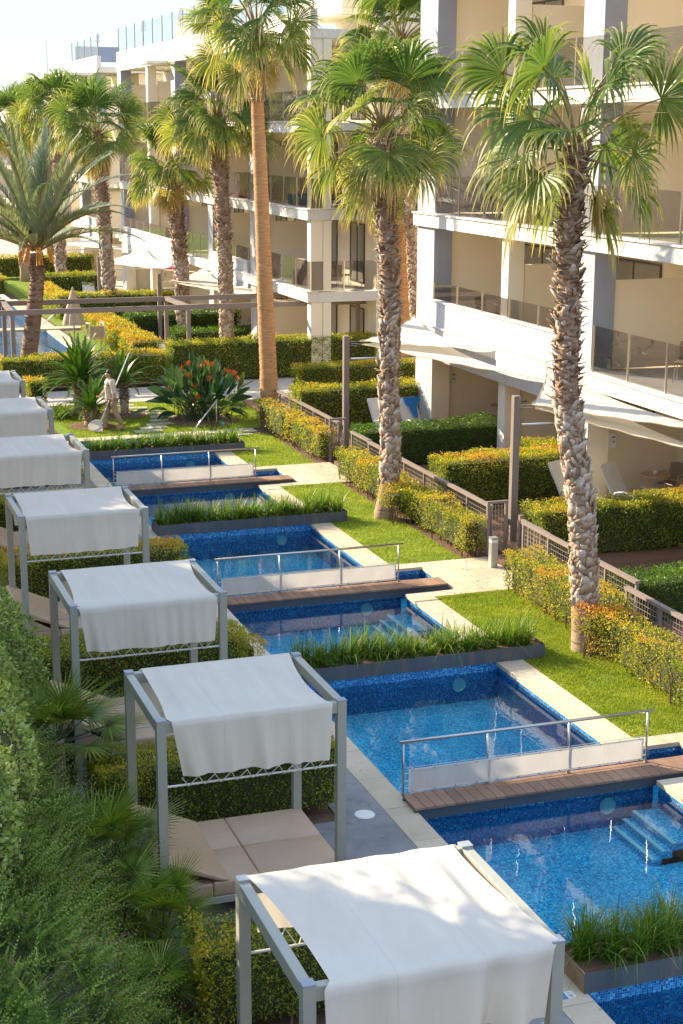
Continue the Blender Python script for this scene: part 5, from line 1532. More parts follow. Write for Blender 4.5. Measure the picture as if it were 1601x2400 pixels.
# ------------------------------------------------------------------ bird of paradise
def bird():
    t = empty('flowering_plant', (11.3, 45.4, 0), label='big bird of paradise clump with orange flowers on the garden lawn', cat='plant')
    rng = np.random.default_rng(5)
    V = []; F = []; A = []; st = MB()
    for k in range(210):
        az = rng.uniform(0, 2*math.pi); ln = abs(rng.normal())*.62+.04
        ln = min(ln, 1.35)
        H = rng.uniform(1.15, 2.0)*(1-.16*ln); bx, by = rng.normal()*.28, rng.normal()*.28
        h = np.array([math.cos(az), math.sin(az), 0]); top = np.array([bx, by, 0])+h*H*math.sin(ln)*.75+np.array([0, 0, H*math.cos(ln)*.72])
        st.tube([(bx, by, 0), tuple(np.array([bx, by, 0])*.5+top*.5+h*-.05), tuple(top)], [.012, .010, .008], 4)
        L = rng.uniform(.45, .68); w = L*.15; dr = h*math.sin(ln*1.15)+np.array([0, 0, math.cos(ln*1.15)])
        tw = rng.uniform(0, math.pi); s0 = np.cross(dr, [0, 0, 1.]); s0 = s0/(np.linalg.norm(s0)+1e-6) if np.linalg.norm(s0) > .05 else np.array([1., 0, 0])
        n0 = np.cross(s0, dr); s = s0*math.cos(tw)+n0*math.sin(tw); nn = np.cross(dr, s)
        b = len(V); q = top.copy(); c = .4+.25*rng.normal(); c = .95 if rng.uniform() < .04 else c
        for j in range(6):
            u = j/5; ww = w*math.sin(math.pi*(.08+.9*u))**.7
            V += [q-s*ww+nn*ww*.35, q, q+s*ww+nn*ww*.35]; A += [c]*3
            dr = dr+np.array([0, 0, -.16*(u+.3)*(ln+.2)]); dr /= np.linalg.norm(dr); q = q+dr*L/5
        for j in range(5):
            F += [(b+3*j, b+3*j+1, b+3*j+4, b+3*j+3), (b+3*j+1, b+3*j+2, b+3*j+5, b+3*j+4)]
    me = npmesh('leaves', np.array(V), 4, bird_leaf, np.array(A), np.array(F, np.int32), True); o = link('leaves', me, t); o['kind'] = 'stuff'
    st.build('leaf_stalks', strap_dark, t)['kind'] = 'stuff'
    fl = MB()
    for a in (-.9, -.35, .1, .55, 1.0):
        for tw in (-.25, .25):
            d = Vector((math.sin(a)*.6+.15, tw, math.cos(a))).normalized(); s = Vector((0, 1, 0)).cross(d).normalized()*.014
            fl.quad((0, 0, 0), tuple(d*.07+s), tuple(d*.16), tuple(d*.07-s))
    fl.tube([(-.02, 0, -.01), (.08, 0, .01), (.19, 0, .03)], [.018, .014, .002], 5, 1)
    fm = fl.mesh('flower', [orange_m, bird_green])
    sm = MB().tube([(0, 0, 0), (0, 0, -.6)], .007, 4).mesh('flower_stalk', bird_green)
    spots = [(-.75, 1.5), (-.62, 1.62), (-.42, 1.72), (-.62, 1.32), (-.45, 1.38), (-.38, 1.25), (-.5, 1.12), (-.72, 1.2), (-.98, 1.0), (-.15, 1.62), (.05, 1.7), (.1, 1.45), (.2, 1.22), (-.25, 1.0), (-.2, .72), (.08, .58), (.35, 1.05), (.75, 1.42), (.85, 1.3), (1.0, 1.3), (1.1, 1.15), (.95, .85), (1.2, .72), (-.35, .55), (.3, 1.62), (-.85, 1.35)]
    rr = random.Random(2)
    for i, (x, z) in enumerate(spots):
        o = link('flower', fm, t, (x, -.35-rr.uniform(0, .35)+.3*abs(x), z)); o.rotation_euler = (0, rr.uniform(-.4, .4), rr.uniform(0, 6.28)); k = rr.uniform(.95, 1.25); o.scale = (k, k, k)
        q = link('flower_stalk', sm, o)
    MB().lathe(11.3, 45.3, [(1.15, .0), (.6, .04), (0, .05)], 24).build('soil_ring', soil, None, kind='structure')
bird_green = simple('bird_green', (.10, .16, .05), None, 10, .5)
strap_dark = simple('stalk_green', (.06, .11, .035), (.035, .07, .02), 10, .5)
bird()
# ------------------------------------------------------------------ left foreground vegetation
def small_fan(x, y, z, s, label, n, seed, name='fan_palm_plant', trunkh=.0, mat=strap_leaf):
    t = empty(name, (x, y, 0), label=label, cat='plant', group='dwarf fan palms left of the cabanas')
    rng = np.random.default_rng(seed)
    for k in range(n):
        az = k*2.4+rng.uniform(-.3, .3); el = R(75-85*(k+.5)/n+rng.normal()*8); LP = rng.uniform(.3, .6)*s
        hub = np.array([math.cos(az)*math.cos(el), math.sin(az)*math.cos(el), math.sin(el)])*LP+np.array([0, 0, z])
        d = np.array([math.cos(az)*math.cos(el*.8), math.sin(az)*math.cos(el*.8), math.sin(el*.8)]); sd = np.cross(d, [0, 0, 1.]); sd /= np.linalg.norm(sd)+1e-9
        V = []; A = []; F = []
        m = MB().tube([(0, 0, z-.05), tuple(hub)], [.012, .007], 5)
        nb = len(m.v)
        for i in range(30):
            th = R(-105+210*i/29); dr = d*math.cos(th)+sd*math.sin(th); L = .48*s*rng.uniform(.85, 1.1)*(1-.2*abs(th)/1.8)
            nrm = np.cross(sd, d); pd = np.cross(nrm, dr); q = hub.copy(); b = nb+len(V); c = np.clip(.45+.2*rng.normal(), 0, 1)
            for j in range(5):
                u = j/4; w = max(.002, .011*s*(math.sin(math.pi*min(1, .1+u*.9)) if u > .2 else .55))
                V += [q-pd*w, q+pd*w]; A += [c+.1*u]*2
                dr = dr+np.array([0, 0, -.09*u]); dr /= np.linalg.norm(dr); q = q+dr*L/4
            F += [(b+2*j, b+2*j+1, b+2*j+3, b+2*j+2) for j in range(4)]
        me = bpy.data.meshes.new('frond'); me.from_pydata(list(m.v)+[tuple(q) for q in V], [], list(m.f)+F); me.materials.append(strap_dark); me.materials.append(mat)
        mi = np.zeros(len(m.f)+len(F), np.int32); mi[len(m.f):] = 1; me.polygons.foreach_set('material_index', mi)
        a = me.attributes.new('v', 'FLOAT', 'POINT'); a.data.foreach_set('value', np.clip(np.array([.4]*nb+A), 0, 1).astype(np.float32)); me.update()
        link('frond', me, t)
    if trunkh: MB().tube([(0, 0, -.05), (0, 0, z)], [.11, .09], 10).build('trunk', bark_date, t, True)
small_fan(2.72, 18.6, 1.0, 1.25, 'dwarf fan palm with spiky fronds in front of the third cabana post', 22, 1, trunkh=.9)
small_fan(2.68, 15.6, .72, 1.12, 'dwarf fan palm beside the raised backrest of the second daybed', 20, 2, trunkh=.6)
small_fan(2.75, 14.7, .45, .95, 'dark dwarf fan palm just below the backrest side rail', 16, 3, trunkh=.4)
small_fan(3.12, 14.5, .38, .85, 'small dwarf fan palm at the foot of the second cabana post', 14, 4, trunkh=.3)
small_fan(2.75, 13.4, .30, .7, 'small yellowish fan palm among the strap leaves', 10, 5, mat=grass_leaf)
small_fan(.85, 10.2, 1.9, 1.0, 'pale yellow green fan palm leaf tips in the bottom left corner', 14, 6, mat=grass_leaf, trunkh=1.8)
def strap_bed(name, x0, x1, y0, y1, n, label, L0=.55):
    rng = np.random.default_rng(int(x0*10+y0*7)); V = []; A = []
    cl = rng.uniform(size=(n//14+1, 2))
    ci = rng.integers(0, len(cl), n)
    base = np.stack([x0+(x1-x0)*cl[ci, 0]+rng.normal(size=n)*.04, y0+(y1-y0)*cl[ci, 1]+rng.normal(size=n)*.04, np.full(n, -.02)], 1)
    az = rng.uniform(0, 2*np.pi, n); ln = np.abs(rng.normal(size=n))*.45+.25; L = L0*rng.uniform(.7, 1.3, n)
    hd = np.stack([np.cos(az), np.sin(az), np.zeros(n)], 1); sd = np.stack([-np.sin(az), np.cos(az), np.zeros(n)], 1); seg = 6
    VV = np.zeros((n, 2*(seg+1), 3)); AA = np.zeros((n, 2*(seg+1))); c = np.clip(.4+rng.normal(size=n)*.2, 0, 1)
    for k in range(seg+1):
        u = k/seg; q = base+hd*(L*np.sin(ln)*u*1.3)[:, None]+np.array([0, 0, 1])*(L*(u-.62*u*u*(.6+ln)))[:, None]
        w = .014*math.sin(math.pi*min(1, .15+.85*u))**.6+.001
        VV[:, 2*k] = q-sd*w; VV[:, 2*k+1] = q+sd*w; AA[:, 2*k] = AA[:, 2*k+1] = c
    fb = np.array([[2*k, 2*k+1, 2*k+3, 2*k+2] for k in range(seg)]); FF = (np.arange(n)[:, None, None]*(2*(seg+1))+fb[None]).reshape(-1, 4)
    o = link(name, npmesh(name, VV.reshape(-1, 3), 4, strap_leaf, AA.ravel(), FF, True)); tag(o, label, 'plants', kind='stuff')
strap_bed('strap_leaf_plants', 2.1, 3.05, 9.5, 17.5, 2600, 'dark green strap leaved plants between the feathery shrub and the cabanas')
strap_bed('strap_leaf_plants', 2.0, 3.0, 17.5, 30, 1500, 'dark green strap leaved plants in the shade beside the farther daybeds')
strap_bed('strap_leaf_plants', 6.9, 7.6, 46.6, 47.6, 260, 'blue green strap leaved clump at the edge of the garden lawn', .7)
def mound_surface(n, ell, rng, amp=.0):
    """points on a union of ellipsoids (cx,cy,cz,rx,ry,rz), outer hull only"""
    P = []; Q = []
    w = np.array([e[3]*e[4]+e[4]*e[5]+e[3]*e[5] for e in ell]); w = w/w.sum()
    for e, f in zip(ell, w):
        k = int(n*f*2.0); d = norm(rng.normal(size=(k, 3))); d[:, 2] = np.abs(d[:, 2])*np.where(rng.uniform(size=k) < .7, 1, -1)
        p = np.array(e[:3])+d*np.array(e[3:]); q = norm(d/np.array(e[3:]))
        p = p+q*(lfn(p*2.2, e[0])*.10+lfn(p*1.1, e[1])*amp)[:, None]
        ok = np.ones(k, bool)
        for g in ell:
            if g is e: continue
            ok &= (((p-np.array(g[:3]))/np.array(g[3:]))**2).sum(1) > .92
        ok &= p[:, 2] > .05
        P.append(p[ok]); Q.append(q[ok])
    return np.concatenate(P), np.concatenate(Q)
def core_mesh(name, ell, par, k=.84):
    m = MB()
    for (cx, cy, cz, rx, ry, rz) in ell:
        m.grid(lambda u, v: (cx+rx*k*math.cos(u*2*math.pi)*math.sin(v*math.pi), cy+ry*k*math.sin(u*2*math.pi)*math.sin(v*math.pi), cz+rz*k*math.cos(v*math.pi)), 14, 9)
    return m.build(name, core_m, par, True)
def feathery(ell, n, label, seed, sl=.40):
    rng = np.random.default_rng(seed)
    t = empty('feathery_shrub', ell[0][:3], label=label, cat='shrub'); t.location = (0, 0, 0)
    core_mesh('inner_foliage', ell, t, .74)
    P, Q = mound_surface(n, ell, rng, .17); m = len(P)
    d = norm(Q*.55+rng.normal(size=(m, 3))*.45+np.array([.15, -.1, .22])+.35*np.stack([lfn(P*1.3, 1), lfn(P*1.3, 4), lfn(P*1.1, 7)], 1))
    P = P-Q*np.abs(rng.normal(size=m)*.09)[:, None]
    L = sl*rng.uniform(.45, 1.4, m); seg = 12; nd = 2
    s0 = norm(np.cross(d, rng.normal(size=(m, 3)))); u0 = np.cross(s0, d)
    VV = []; AA = []
    c = np.clip(.45+.22*rng.normal(size=m)+.22*lfn(P*1.8, 3), 0, .93); c[rng.uniform(size=m) < .03] = 1.0  # clump highlights and dark pits are put into the spray colour
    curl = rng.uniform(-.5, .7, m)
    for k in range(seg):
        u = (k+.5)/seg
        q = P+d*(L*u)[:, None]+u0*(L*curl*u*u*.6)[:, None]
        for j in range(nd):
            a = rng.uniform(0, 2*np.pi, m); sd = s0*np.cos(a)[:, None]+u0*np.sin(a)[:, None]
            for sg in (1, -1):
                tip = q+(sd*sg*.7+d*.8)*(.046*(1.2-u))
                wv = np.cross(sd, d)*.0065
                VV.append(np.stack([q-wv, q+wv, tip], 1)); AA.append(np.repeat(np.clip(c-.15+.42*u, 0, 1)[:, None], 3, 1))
    V = np.concatenate(VV); A = np.concatenate(AA)
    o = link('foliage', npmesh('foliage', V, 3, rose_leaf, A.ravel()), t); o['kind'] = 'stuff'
feathery([(1.15, 12.0, .75, 1.25, 2.9, 1.25), (.4, 10.8, 1.5, 1.5, 2.3, 1.15), (1.55, 14.8, .7, .95, 2.0, 1.15), (.3, 14.2, 1.5, 1.4, 2.4, 1.35), (1.7, 17.2, .7, .72, 1.6, 1.25), (.2, 8.6, 1.6, 1.6, 2.0, 1.15), (1.5, 9.6, .4, .95, 1.8, 1.05)], 12500, 'big feathery dark green conifer shrub filling the lower left', 77)
def leafy(name, ell, n, size, mat, label, seed, cat='shrub'):
    rng = np.random.default_rng(seed)
    t = empty(name, ell[0][:3], label=label, cat=cat); t.location = (0, 0, 0)
    core_mesh('inner_foliage', ell, t, .82)
    P, Q = mound_surface(n, ell, rng)
    V = leaves(P-Q*np.abs(rng.normal(size=len(P))*.10)[:, None], Q, size, .8, .55, rng)
    v = np.clip(.4+.2*rng.normal(size=len(P))+.35*lfn(P*2.6, 2), 0, 1)
    o = link('leaves', npmesh('leaves', V, 4, mat, np.repeat(v, 4)), t); o['kind'] = 'stuff'
    m = MB()
    for k in range(6): m.tube([(ell[0][0]+rng.normal()*.2, ell[0][1]+rng.normal()*.3, 0), (ell[0][0]+rng.normal()*.4, ell[0][1]+rng.normal()*.6, ell[0][2])], [.03, .015], 5)
    m.build('stem', twig_m, t)
leafy('leafy_shrub', [(1.95, 19.6, 1.35, .75, 1.6, 1.45), (1.35, 17.4, 2.0, .78, 1.9, 1.15), (1.8, 21.6, 1.0, .8, 1.6, 1.35), (.85, 15.2, 2.6, .72, 1.6, .9), (2.15, 20.3, .9, .55, 1.0, 1.2), (1.45, 19, 2.3, .62, 1.2, .8), (1.4, 15.3, 2.2, .62, 1.5, .8), (.95, 13.0, 2.7, .58, 1.3, .75)], 36000, .06, pale_leaf, 'tall pale green leafy shrub at the left edge, before the fourth cabana', 55)
# trees standing left of the frame; they shade the left half of the pools
def shade_tree(x, y, h, r, seed, lab):
    rng = np.random.default_rng(seed)
    t = empty('tree', (x, y, 0), label=lab, cat='tree', group='row of trees west of the cabanas'); t.location = (0, 0, 0)
    ell = []
    for k in range(7):
        a = k*2.4; q = .55*r if k else 0
        ell.append((x+math.cos(a)*q*.8, y+math.sin(a)*q*1.3, h-r*.62-(.5 if k else 0)*rng.uniform(.3, 1.6), r*.6, r*.72, r*.62))
    core_mesh('crown_core', ell, t, .82)
    P, Q = mound_surface(9000, ell, rng)
    V = leaves(P-Q*np.abs(rng.normal(size=len(P))*.3)[:, None], Q, .16, 1., .5, rng)
    v = np.clip(.3+.2*rng.normal(size=len(P)), 0, 1)
    o = link('crown', npmesh('crown', V, 4, green_leaf, np.repeat(v, 4)), t); o['kind'] = 'stuff'
    m = MB(); m.tube([(x, y, -.1), (x+.1, y, h*.35), (x, y+.1, h*.7)], [.28, .2, .1], 12)
    for k in range(4): a = k*1.6; m.tube([(x+.1, y, h*.38), (x+math.cos(a)*r*.5, y+math.sin(a)*r*.6, h*.66)], [.12, .05], 8)
    m.build('trunk', bark_date, t, True)
for i, (x, y, h, r) in enumerate(TREES):
    shade_tree(x, y, h, r, 400+i, 'broad evergreen tree number %s from the camera in the row beyond the left edge' % ['one', 'two', 'three', 'four', 'five', 'six', 'seven'][i])

# fallen leaves on the soil strip, lawn edge and stone
def litter():
    rng = np.random.default_rng(12); P = []
    for (x0, x1, y0, y1, n, z) in ((11.9, 12.6, 16.6, 42, 1500, 0.0), (10.9, 12.2, 16.6, 42, 260, .02), (10.45, 11.3, 16, 43, 46, .004), (6.66, 7.0, 12, 43, 30, .004), (5.3, 6.6, 15, 30, 60, .0), (11.5, 12.9, 26.0, 28.2, 24, .004)):
        P.append(np.stack([rng.uniform(x0, x1, n), rng.uniform(y0, y1, n), np.full(n, z+.006)], 1))
    P = np.concatenate(P); Q = np.tile([0, 0, .25], (len(P), 1)); d = rng.normal(size=(len(P), 3)); d[:, 2] = np.abs(d[:, 2])*.15; d = norm(d); s_ = norm(np.cross(d, [0, 0, 1.])); L = rng.uniform(.02, .045, len(P))[:, None]
    V = np.stack([P, P+d*L*.5+s_*L*.28, P+d*L, P+d*L*.5-s_*L*.28], 1)
    o = link('leaves', npmesh('leaves', V, 4, litter_m, np.repeat(rng.uniform(0, 1, len(P)), 4))); tag(o, 'small brown and orange fallen leaves along the lawn edge and stone coping', 'fallen leaves', kind='stuff')
litter_m = leafmat('litter', [(0, (0.12, 0.06, 0.03)), (0.5, (0.30, 0.16, 0.06)), (1, (0.48, 0.30, 0.10))], 0.1)
litter()
# ------------------------------------------------------------------ FURNITURE
def lounger(x, y, rz, label, z=.08, back=62, towel=None):
    t = empty('sun_lounger', (x, y, z), rz, label=label, cat='sun lounger', group='white sun loungers on the patios')
    # local: head at -x
    for s in (-.33, .33):
        MB().tube([(-.2, s, .30), (1.25, s, .30)], .018, 8).build('side_rail', alu, t, True)
        MB().tube([(-.15, s, 0), (-.15, s, .30)], .016, 8).build('leg', alu, t); MB().tube([(1.1, s, 0), (1.1, s, .30)], .016, 8).build('leg', alu, t)
        MB().tube([(-.05, s*1.1, .3), (.02, s*1.12, .5), (.25, s*1.12, .56), (.5, s*1.1, .5), (.56, s*1.08, .3)], .014, 8).build('armrest', alu, t, True)
    bevel(MB().box(-.02, 1.25, -.31, .31, .30, .325).build('seat_sling', whitepl, t), .006, 2)
    a = R(back); L = .85
    q = Vector((-math.cos(a)*L, 0, math.sin(a)*L))
    bk = MB(); bk.bar((-.02, 0, .32), (-.02+q.x, 0, .32+q.z), .62, .022, upv=(0, 0, 1)); bk.build('backrest', whitepl, t)
    for s in (-.32, .32): MB().tube([(-.02, s, .30), (-.02+q.x, s, .30+q.z)], .014, 6).build('back_frame', alu, t)
    return t
L1 = lounger(16.2, 40.4, R(-75), 'white sun lounger with a blue swimsuit hung on its raised back')
lounger(15.4, 40.6, R(-75), 'white sun lounger hidden behind the second palm trunk, left of the blue swimsuit')
lounger(16.35, 31.2, R(-60), 'white sun lounger with raised back behind the nearest palm trunk, left part')
lounger(17.35, 30.6, R(-60), 'white sun lounger just right of the nearest palm trunk, mostly hidden')
lounger(16.6, 66.2, R(-85), 'white sun lounger far off behind the low green hedge, left one')
lounger(17.5, 66.2, R(-85), 'white sun lounger far off behind the low green hedge, middle one')
lounger(18.2, 66.2, R(-85), 'white sun lounger far off behind the low green hedge, right one next to palm trunk')
lounger(14.4, 82.9-2, R(-85), 'distant white sun lounger behind the golden hedge')
m = MB()
pts = [(-.28, .0), (.28, .0), (.30, -.10), (.12, -.30), (.06, -.62), (-.06, -.62), (-.14, -.28), (-.24, -.16)]
b = []
m.v = [(x, 0, z) for x, z in pts]+[(x, .02, z) for x, z in pts]
n = len(pts)
m.f = [tuple(range(n)), tuple(range(n, 2*n))[::-1]]+[(i, n+i, n+(i+1) % n, (i+1) % n) for i in range(n)]; m.mi = [0]*len(m.f)
o = m.build('swimsuit', bluec); tag(o, 'blue swimsuit hanging over the back of the white lounger', 'swimsuit')
a = L1.matrix_basis @ Vector((-.02-.40-.03, 0, .32+.75))
o.location = (16.2+.01, 40.4+.44-.03-.09, .08+.32+.77); o.rotation_euler = (R(-28), 0, R(15))
def cafe_set(x, y, z, label, n=2, rz=0.0, mats=None, r=.34):
    t = empty('patio_table', (x, y, z), rz, label=label, cat='table', group='round patio tables')
    MB().lathe(0, 0, [(0, .74), (r, .74), (r+.005, .725), (r, .71), (0, .71)], 28).build('tabletop', tabletop, t)
    MB().tube([(0, 0, .02), (0, 0, .71)], .028, 10).build('stem', alu, t); MB().lathe(0, 0, [(0, .03), (.2, .02), (.22, 0)], 20).build('base', alu, t)
    return t
def chair(x, y, z, rz, label, mat=None):
    mat = mat or wovenm
    t = empty('patio_chair', (x, y, z), rz, label=label, cat='chair', group='woven patio chairs')
    bevel(MB().box(-.24, .24, -.24, .22, .42, .45).build('seat', mat, t), .01, 2)
    def fn(u, v):
        a = (u-.5)*1.5
        return (.27*math.sin(a)*1.1, .26-.10*(1-math.cos(a))*1.2+.10*v, .45+.42*v-.04*abs(u-.5)*v)
    MB().grid(fn, 12, 5).build('backrest', mat, t, True)
    for (a, c) in ((-.21, -.2), (.21, -.2), (-.21, .2), (.21, .2)): MB().tube([(a, c, .42), (a*1.1, c*1.15, 0)], .012, 6).build('leg', alu, t)
    for s in (-1, 1): MB().tube([(s*.24, -.18, .43), (s*.27, -.16, .65), (s*.28, .2, .67)], .012, 6).build('armrest', alu, t)
    return t
cafe_set(18.35, 30.9, .08, 'round wooden table with a white cup on the near patio at the right edge')
chair(18.95, 31.2, .08, R(-60), 'woven chair behind the near round table')
chair(18.55, 30.2, .08, R(180), 'woven chair in front of the near round table at the right edge')
cafe_set(19.0, 41.5-.9, .08, 'round wooden table with a white cup on the farther patio')
chair(19.7, 40.9, .08, R(-80), 'woven chair against the wall behind the farther patio table')
chair(19.3, 39.9, .08, R(160), 'woven chair in front of the farther patio table')
cafe_set(17.9, 35.0, .08, 'round wooden table beside the taupe armchair under the near sail', r=.5)
t = empty('patio_armchair', (18.9, 35.4, .08), R(-70), label='low taupe armchair with a white cushion by the patio column', cat='armchair')
bevel(MB().box(-.4, .4, -.35, .35, .1, .4).build('seat', wovenm, t), .03, 2); bevel(MB().box(-.4, .4, .36, .46, .1, .82).build('backrest', wovenm, t), .03, 2); bevel(MB().box(-.2, .22, .2, .35, .42, .75).build('cushion', whitepl, t), .04, 3)
for (x, y, z, lab) in ((18.35, 30.9, .82, 'white cup on the near round patio table'), (19.0, 40.6, .82, 'white cup on the farther round patio table')):
    tag(MB().lathe(0, 0, [(0, 0), (.045, 0), (.055, .09), (.048, .09), (.04, .01)], 14).build('cup', whitepl, None, True, (x, y, z)), lab, 'cup', 'cups on the patio tables')
for k, z in enumerate((3.0, 5.81)):
    w = ['lower', 'upper'][k]
    cafe_set(18.15, 53.9, z, 'small table on the %s corner balcony of the middle building' % w)
    chair(18.7, 53.6, z, R(-100), 'woven chair at the right of the table on the %s corner balcony' % w)
    chair(18.3, 54.8, z, R(-10), 'woven chair behind the table on the %s corner balcony' % w)
    chair(18.2, 53.1, z, R(170), 'woven chair in front of the table on the %s corner balcony' % w)
for (x, y, z, rz, lab) in ((18.0, 39.6, 3.14, 20, 'woven chair behind the short glass on the near building first floor, left one'), (18.1, 38.3, 3.14, -60, 'woven chair behind the short glass on the near building first floor, right one'),
        (18.0, 39.2, 6.22, 40, 'woven chair on the second floor balcony of the near building beside the pilaster'), (18.2, 29.6, 3.14, -40, 'woven chair behind the tall glass at the right edge'), (18.0, 34.6, 3.14, -100, 'woven chair on the first floor balcony between column and near palm trunk')):
    chair(x, y, z, R(rz), lab)
cafe_set(18.5, 39.0, 3.14, 'round table between two dark chairs on the first floor of the near building')
# balcony clutter behind glass
t = tag(MB().box(17.5, 18.6, 55.9, 56.5, 5.82, 6.2).build('storage_box', simple('teal_plastic', (.05, .28, .40), None, 5, .5)), 'blue green box on the upper corner balcony behind the glass', 'box')
t = tag(MB().box(17.3, 17.9, 61, 64.6, 5.82, 5.9).build('red_mat', simple('red_mat', (.4, .07, .04), None, 5, .8)), 'dark red mat on the upper balcony beside the orange trunk', 'mat')
def rack(x, y, z, lab):
    t = empty('folded_chairs', (x, y, z), label=lab, cat='folding chairs')
    for k in range(6):
        MB().bar((0, k*.28, 0), (.3, k*.28+.1, .85), .4, .03).build('folded_chair', wovenm, t)
rack(17.6, 54.6, 3.0, 'folded dark chairs leaning behind the glass of the lower corner balcony')
def bicycle(x, y, z):
    t = empty('bicycle', (x, y, z), R(95), label='dark bicycle behind the balcony glass left of the orange trunk', cat='bicycle')
    for s in (-.5, .5):
        MB().tube([(s+.33*math.cos(a), 0, .34+.33*math.sin(a)) for a in np.linspace(0, 2*math.pi, 25)], .018, 6).build('wheel', black, t)
    MB().tube([(-.5, 0, .34), (-.15, 0, .75), (.4, 0, .78), (.5, 0, .34)], .018, 6).build('frame', black, t)
    MB().tube([(-.15, 0, .75), (-.05, 0, .3), (.4, 0, .78), (.42, 0, 1.0)], .018, 6).build('frame', black, t)
    MB().box(-.26, -.06, -.05, .05, .83, .88).build('saddle', black, t); MB().tube([(.42, -.25, 1.0), (.42, .25, 1.0)], .014, 6).build('handlebar', black, t)
bicycle(17.7, 61.6, 5.81)
# ------------------------------------------------------------------ closed umbrella, lifeguard style chair
t = empty('umbrella', (10.25, 61.2, 0), label='closed beige pool umbrella standing beside the far pool', cat='umbrella')
MB().tube([(0, 0, 0), (0, 0, 2.55)], .03, 10).build('pole', steel, t)
def fn(u, v):
    a = u*2*math.pi; r = (.05+.34*v**.8)*(1+.22*abs(math.sin(a*4))*v); return (r*math.cos(a), r*math.sin(a), 2.45-1.35*v)
MB().grid(fn, 64, 8).build('canopy', umbr, t, True)
MB().lathe(0, 0, [(0, 2.56), (.05, 2.5), (.06, 2.42)], 12).build('cap', umbr, t)
MB().lathe(0, 0, [(0, .1), (.3, .08), (.32, 0)], 20).build('base', concrete, t)
t = empty('pool_chair', (11.1, 61.4, 0), R(5), label='cream metal framed chair beside the closed umbrella', cat='chair')
for s in (-.3, .3):
    MB().tube([(s, -.3, 0), (s, -.3, 1.0), (s, -.1, 1.12), (s, .3, 1.08), (s, .3, 0)], .025, 8).build('side_frame', whitepl, t, True)
MB().box(-.28, .28, -.28, .3, .5, .54).build('seat', umbr, t); MB().box(-.28, .28, -.31, -.29, .55, 1.0).build('backrest', umbr, t)
# ------------------------------------------------------------------ PERSON
def skin_body(name, verts, edges, radii, root, mat, par, sub=2, smooth=True):
    me = bpy.data.meshes.new(name); me.from_pydata(verts, edges, []); me.materials.append(mat)
    o = bpy.data.objects.new(name, me); COL.objects.link(o); o.parent = par
    s = o.modifiers.new('skin', 'SKIN'); s.use_smooth_shade = True
    if not me.skin_vertices: me.skin_vertices.new() if hasattr(me.skin_vertices, 'new') else None
    for i, r in enumerate(radii):
        sv = me.skin_vertices[0].data[i]; sv.radius = r if isinstance(r, tuple) else (r, r); sv.use_root = (i == root)
    m = o.modifiers.new('subsurf', 'SUBSURF'); m.levels = sub; m.render_levels = sub
    return o
PE = empty('person', (8.42, 44.5, .0), label='man in beige top and trousers walking with a long pool net', cat='person')
# person faces -X (towards the net); camera sees his left/front side. x: forward is negative
B = [(0.03, 0, .95), (0.02, 0, 1.12), (0.0, 0, 1.32), (0.0, 0, 1.44), (-.03, 0, 1.52), (-.06, 0, 1.60), (-.075, 0, 1.68),
     (0.0, .19, 1.42), (-.05, .24, 1.18), (-.22, .18, 1.02), (-.27, .15, .98),
     (0.02, -.20, 1.42), (.07, -.25, 1.15), (.02, -.26, .92), (0.0, -.26, .86),
     (0.02, .10, .90), (-.10, .11, .52), (-.14, .12, .10), (-.26, .12, .04),
     (.04, -.10, .90), (.14, -.11, .50), (.30, -.11, .12), (.20, -.12, .035)]
Ed = [(0, 1), (1, 2), (2, 3), (3, 4), (4, 5), (5, 6), (3, 7), (7, 8), (8, 9), (9, 10), (3, 11), (11, 12), (12, 13), (13, 14), (0, 15), (15, 16), (16, 17), (17, 18), (0, 19), (19, 20), (20, 21), (21, 22)]
Rd = [(.13, .15), (.12, .14), (.13, .17), (.08, .12), .055, .085, .08, .06, .045, .032, .035, .06, .045, .032, .035, .09, .06, .045, .04, .09, .06, .045, .04]
skin_body('body', B, Ed, Rd, 0, skin_m, PE)
# top
Tv = [(0.03, 0, .90), (0.02, 0, 1.12), (0.0, 0, 1.32), (0.0, 0, 1.43), (0.0, .20, 1.42), (-.05, .25, 1.18), (-.12, .225, 1.10), (0.02, -.21, 1.42), (.07, -.26, 1.15), (.05, -.27, 1.06)]
skin_body('shirt', Tv, [(0, 1), (1, 2), (2, 3), (3, 4), (4, 5), (5, 6), (3, 7), (7, 8), (8, 9)], [(.17, .19), (.155, .18), (.155, .20), (.10, .13), .085, .07, .065, .085, .075, .065], 1, shirt_m, PE)
Gv = [(0.03, 0, .92), (0.03, .10, .84), (-.10, .11, .50), (-.14, .12, .14), (.05, -.10, .84), (.14, -.11, .50), (.29, -.11, .16)]
skin_body('trousers', Gv, [(0, 1), (1, 2), (2, 3), (0, 4), (4, 5), (5, 6)], [(.15, .17), .115, .085, .075, .115, .085, .075], 0, trous_m, PE)
for (x, y, z, rz, rx) in ((-.20, .12, .0, 0, 0), (.24, -.115, .0, 0, 0)):
    m = MB().tube([(x+.12, y, z+.05), (x+.05, y, z+.055), (x-.08, y, z+.04), (x-.14, y, z+.03)], [.035, .052, .045, .022], 10)
    m.build('shoe', shoe_m, PE, True)
m = MB(); m.grid(lambda u, v: (-.020+.078*math.cos(u*6.2832)*math.sin(v*1.7), .0+.082*math.sin(u*6.2832)*math.sin(v*1.7), 1.67+.095*math.cos(v*1.7)), 20, 8); m.build('hair', hair_m, PE, True)
m = MB(); m.tube([(-.145, 0, 1.63), (-.165, 0, 1.605), (-.145, 0, 1.595)], [.008, .014, .006], 6); m.build('nose', skin_m, PE, True)
for s in (-.03, .03): MB().tube([(-.138, s-.008, 1.64), (-.138, s+.008, 1.64)], .006, 6).build('eye', hair_m, PE)
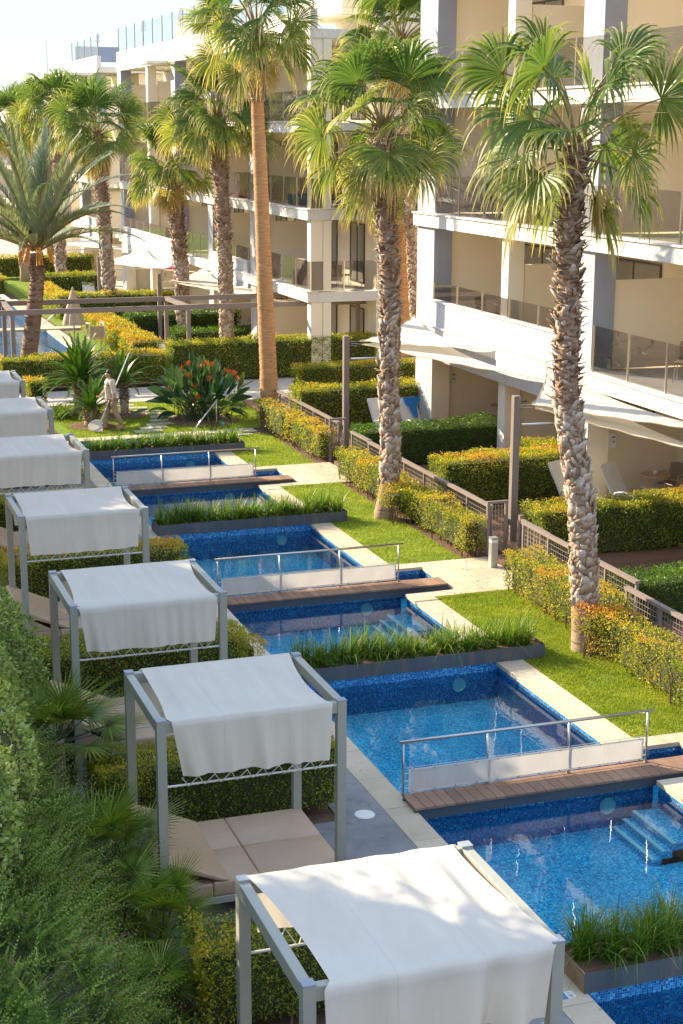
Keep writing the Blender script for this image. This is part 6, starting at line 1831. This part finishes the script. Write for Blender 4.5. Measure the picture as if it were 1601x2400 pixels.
MB().tube([(-.135, -.02, 1.565), (-.14, 0, 1.567), (-.135, .02, 1.565)], .005, 5).build('mouth', simple('lips', (.4, .15, .12), None, 5, .5), PE)
for s in (-.085, .085): MB().tube([(-.05, s, 1.60), (-.045, s*1.12, 1.62), (-.05, s, 1.645)], .012, 6).build('ear', skin_m, PE, True)
def hand(c, d, curl):
    # palm and five bent fingers
    c = Vector(c); d = Vector(d).normalized(); s = d.cross(Vector((0, 0, 1))); s = s.normalized() if s.length > .1 else Vector((1, 0, 0)); n = s.cross(d)
    m = MB(); m.tube([c-d*.02, c+d*.03, c+d*.075], [.024, .036, .032], 8)
    for k in range(4):
        b = c+d*.075+s*(k-1.5)*.018; L = [.065, .075, .07, .055][k]
        m.tube([b, b+(d*math.cos(curl*.5)+n*math.sin(curl*.5))*L*.45, b+(d*math.cos(curl)+n*math.sin(curl))*L*.9], [.010, .009, .007], 6)
    b = c+s*.03+d*.02; m.tube([b, b+(s*.6+d*.8)*.035, b+(s*.3+d)*.06], [.012, .011, .008], 6)
    m.build('hand', skin_m, PE, True)
hand((-.27, .15, .985), (-.7, -.1, -.5), 1.6); hand((0.0, -.26, .86), (-.1, 0, -1), .6)
MB().tube([(.012, -.26, .915), (.014, -.26, .935)], .04, 12).build('watch', greyp, PE)
PO = empty('pool_net', (8.1, 44.35, .3), label='long white pole with a white pool skimming net held by the man', cat='pool net')
a = Vector((0, 0, 0)); bq = Vector((9.09, 44.9, 2.16))-Vector((8.1, 44.35, .3))
MB().tube([tuple(a), tuple(bq)], .017, 10).build('pole', whitepl, PO, True)
dn = Vector((-.55, -.1, -.35)).normalized()
ring = []
for k in range(21):
    u = k/20*2*math.pi; ring.append((-.17+.20*math.cos(u), -.03+.05*math.sin(u*1)*1.0, -.10+.13*math.sin(u)+.05*math.cos(u)))
MB().tube(ring, .012, 6).build('net_frame', whitepl, PO, True)
def fn(u, v):
    a = u*2*math.pi; k = 1-.55*v
    return (-.17+.20*math.cos(a)*k+.12*v, -.03+.05*math.sin(a)*k-.05*v, max(-.285, -.10+(.13*math.sin(a)+.05*math.cos(a))*k-.16*v))
MB().grid(fn, 24, 6).build('net_bag', banner_m, PO, True)
MB().tube([(-.36, -.03, -.12), (0, 0, 0), (-.10, -.03, -.19)], .008, 5).build('bracket', whitepl, PO)
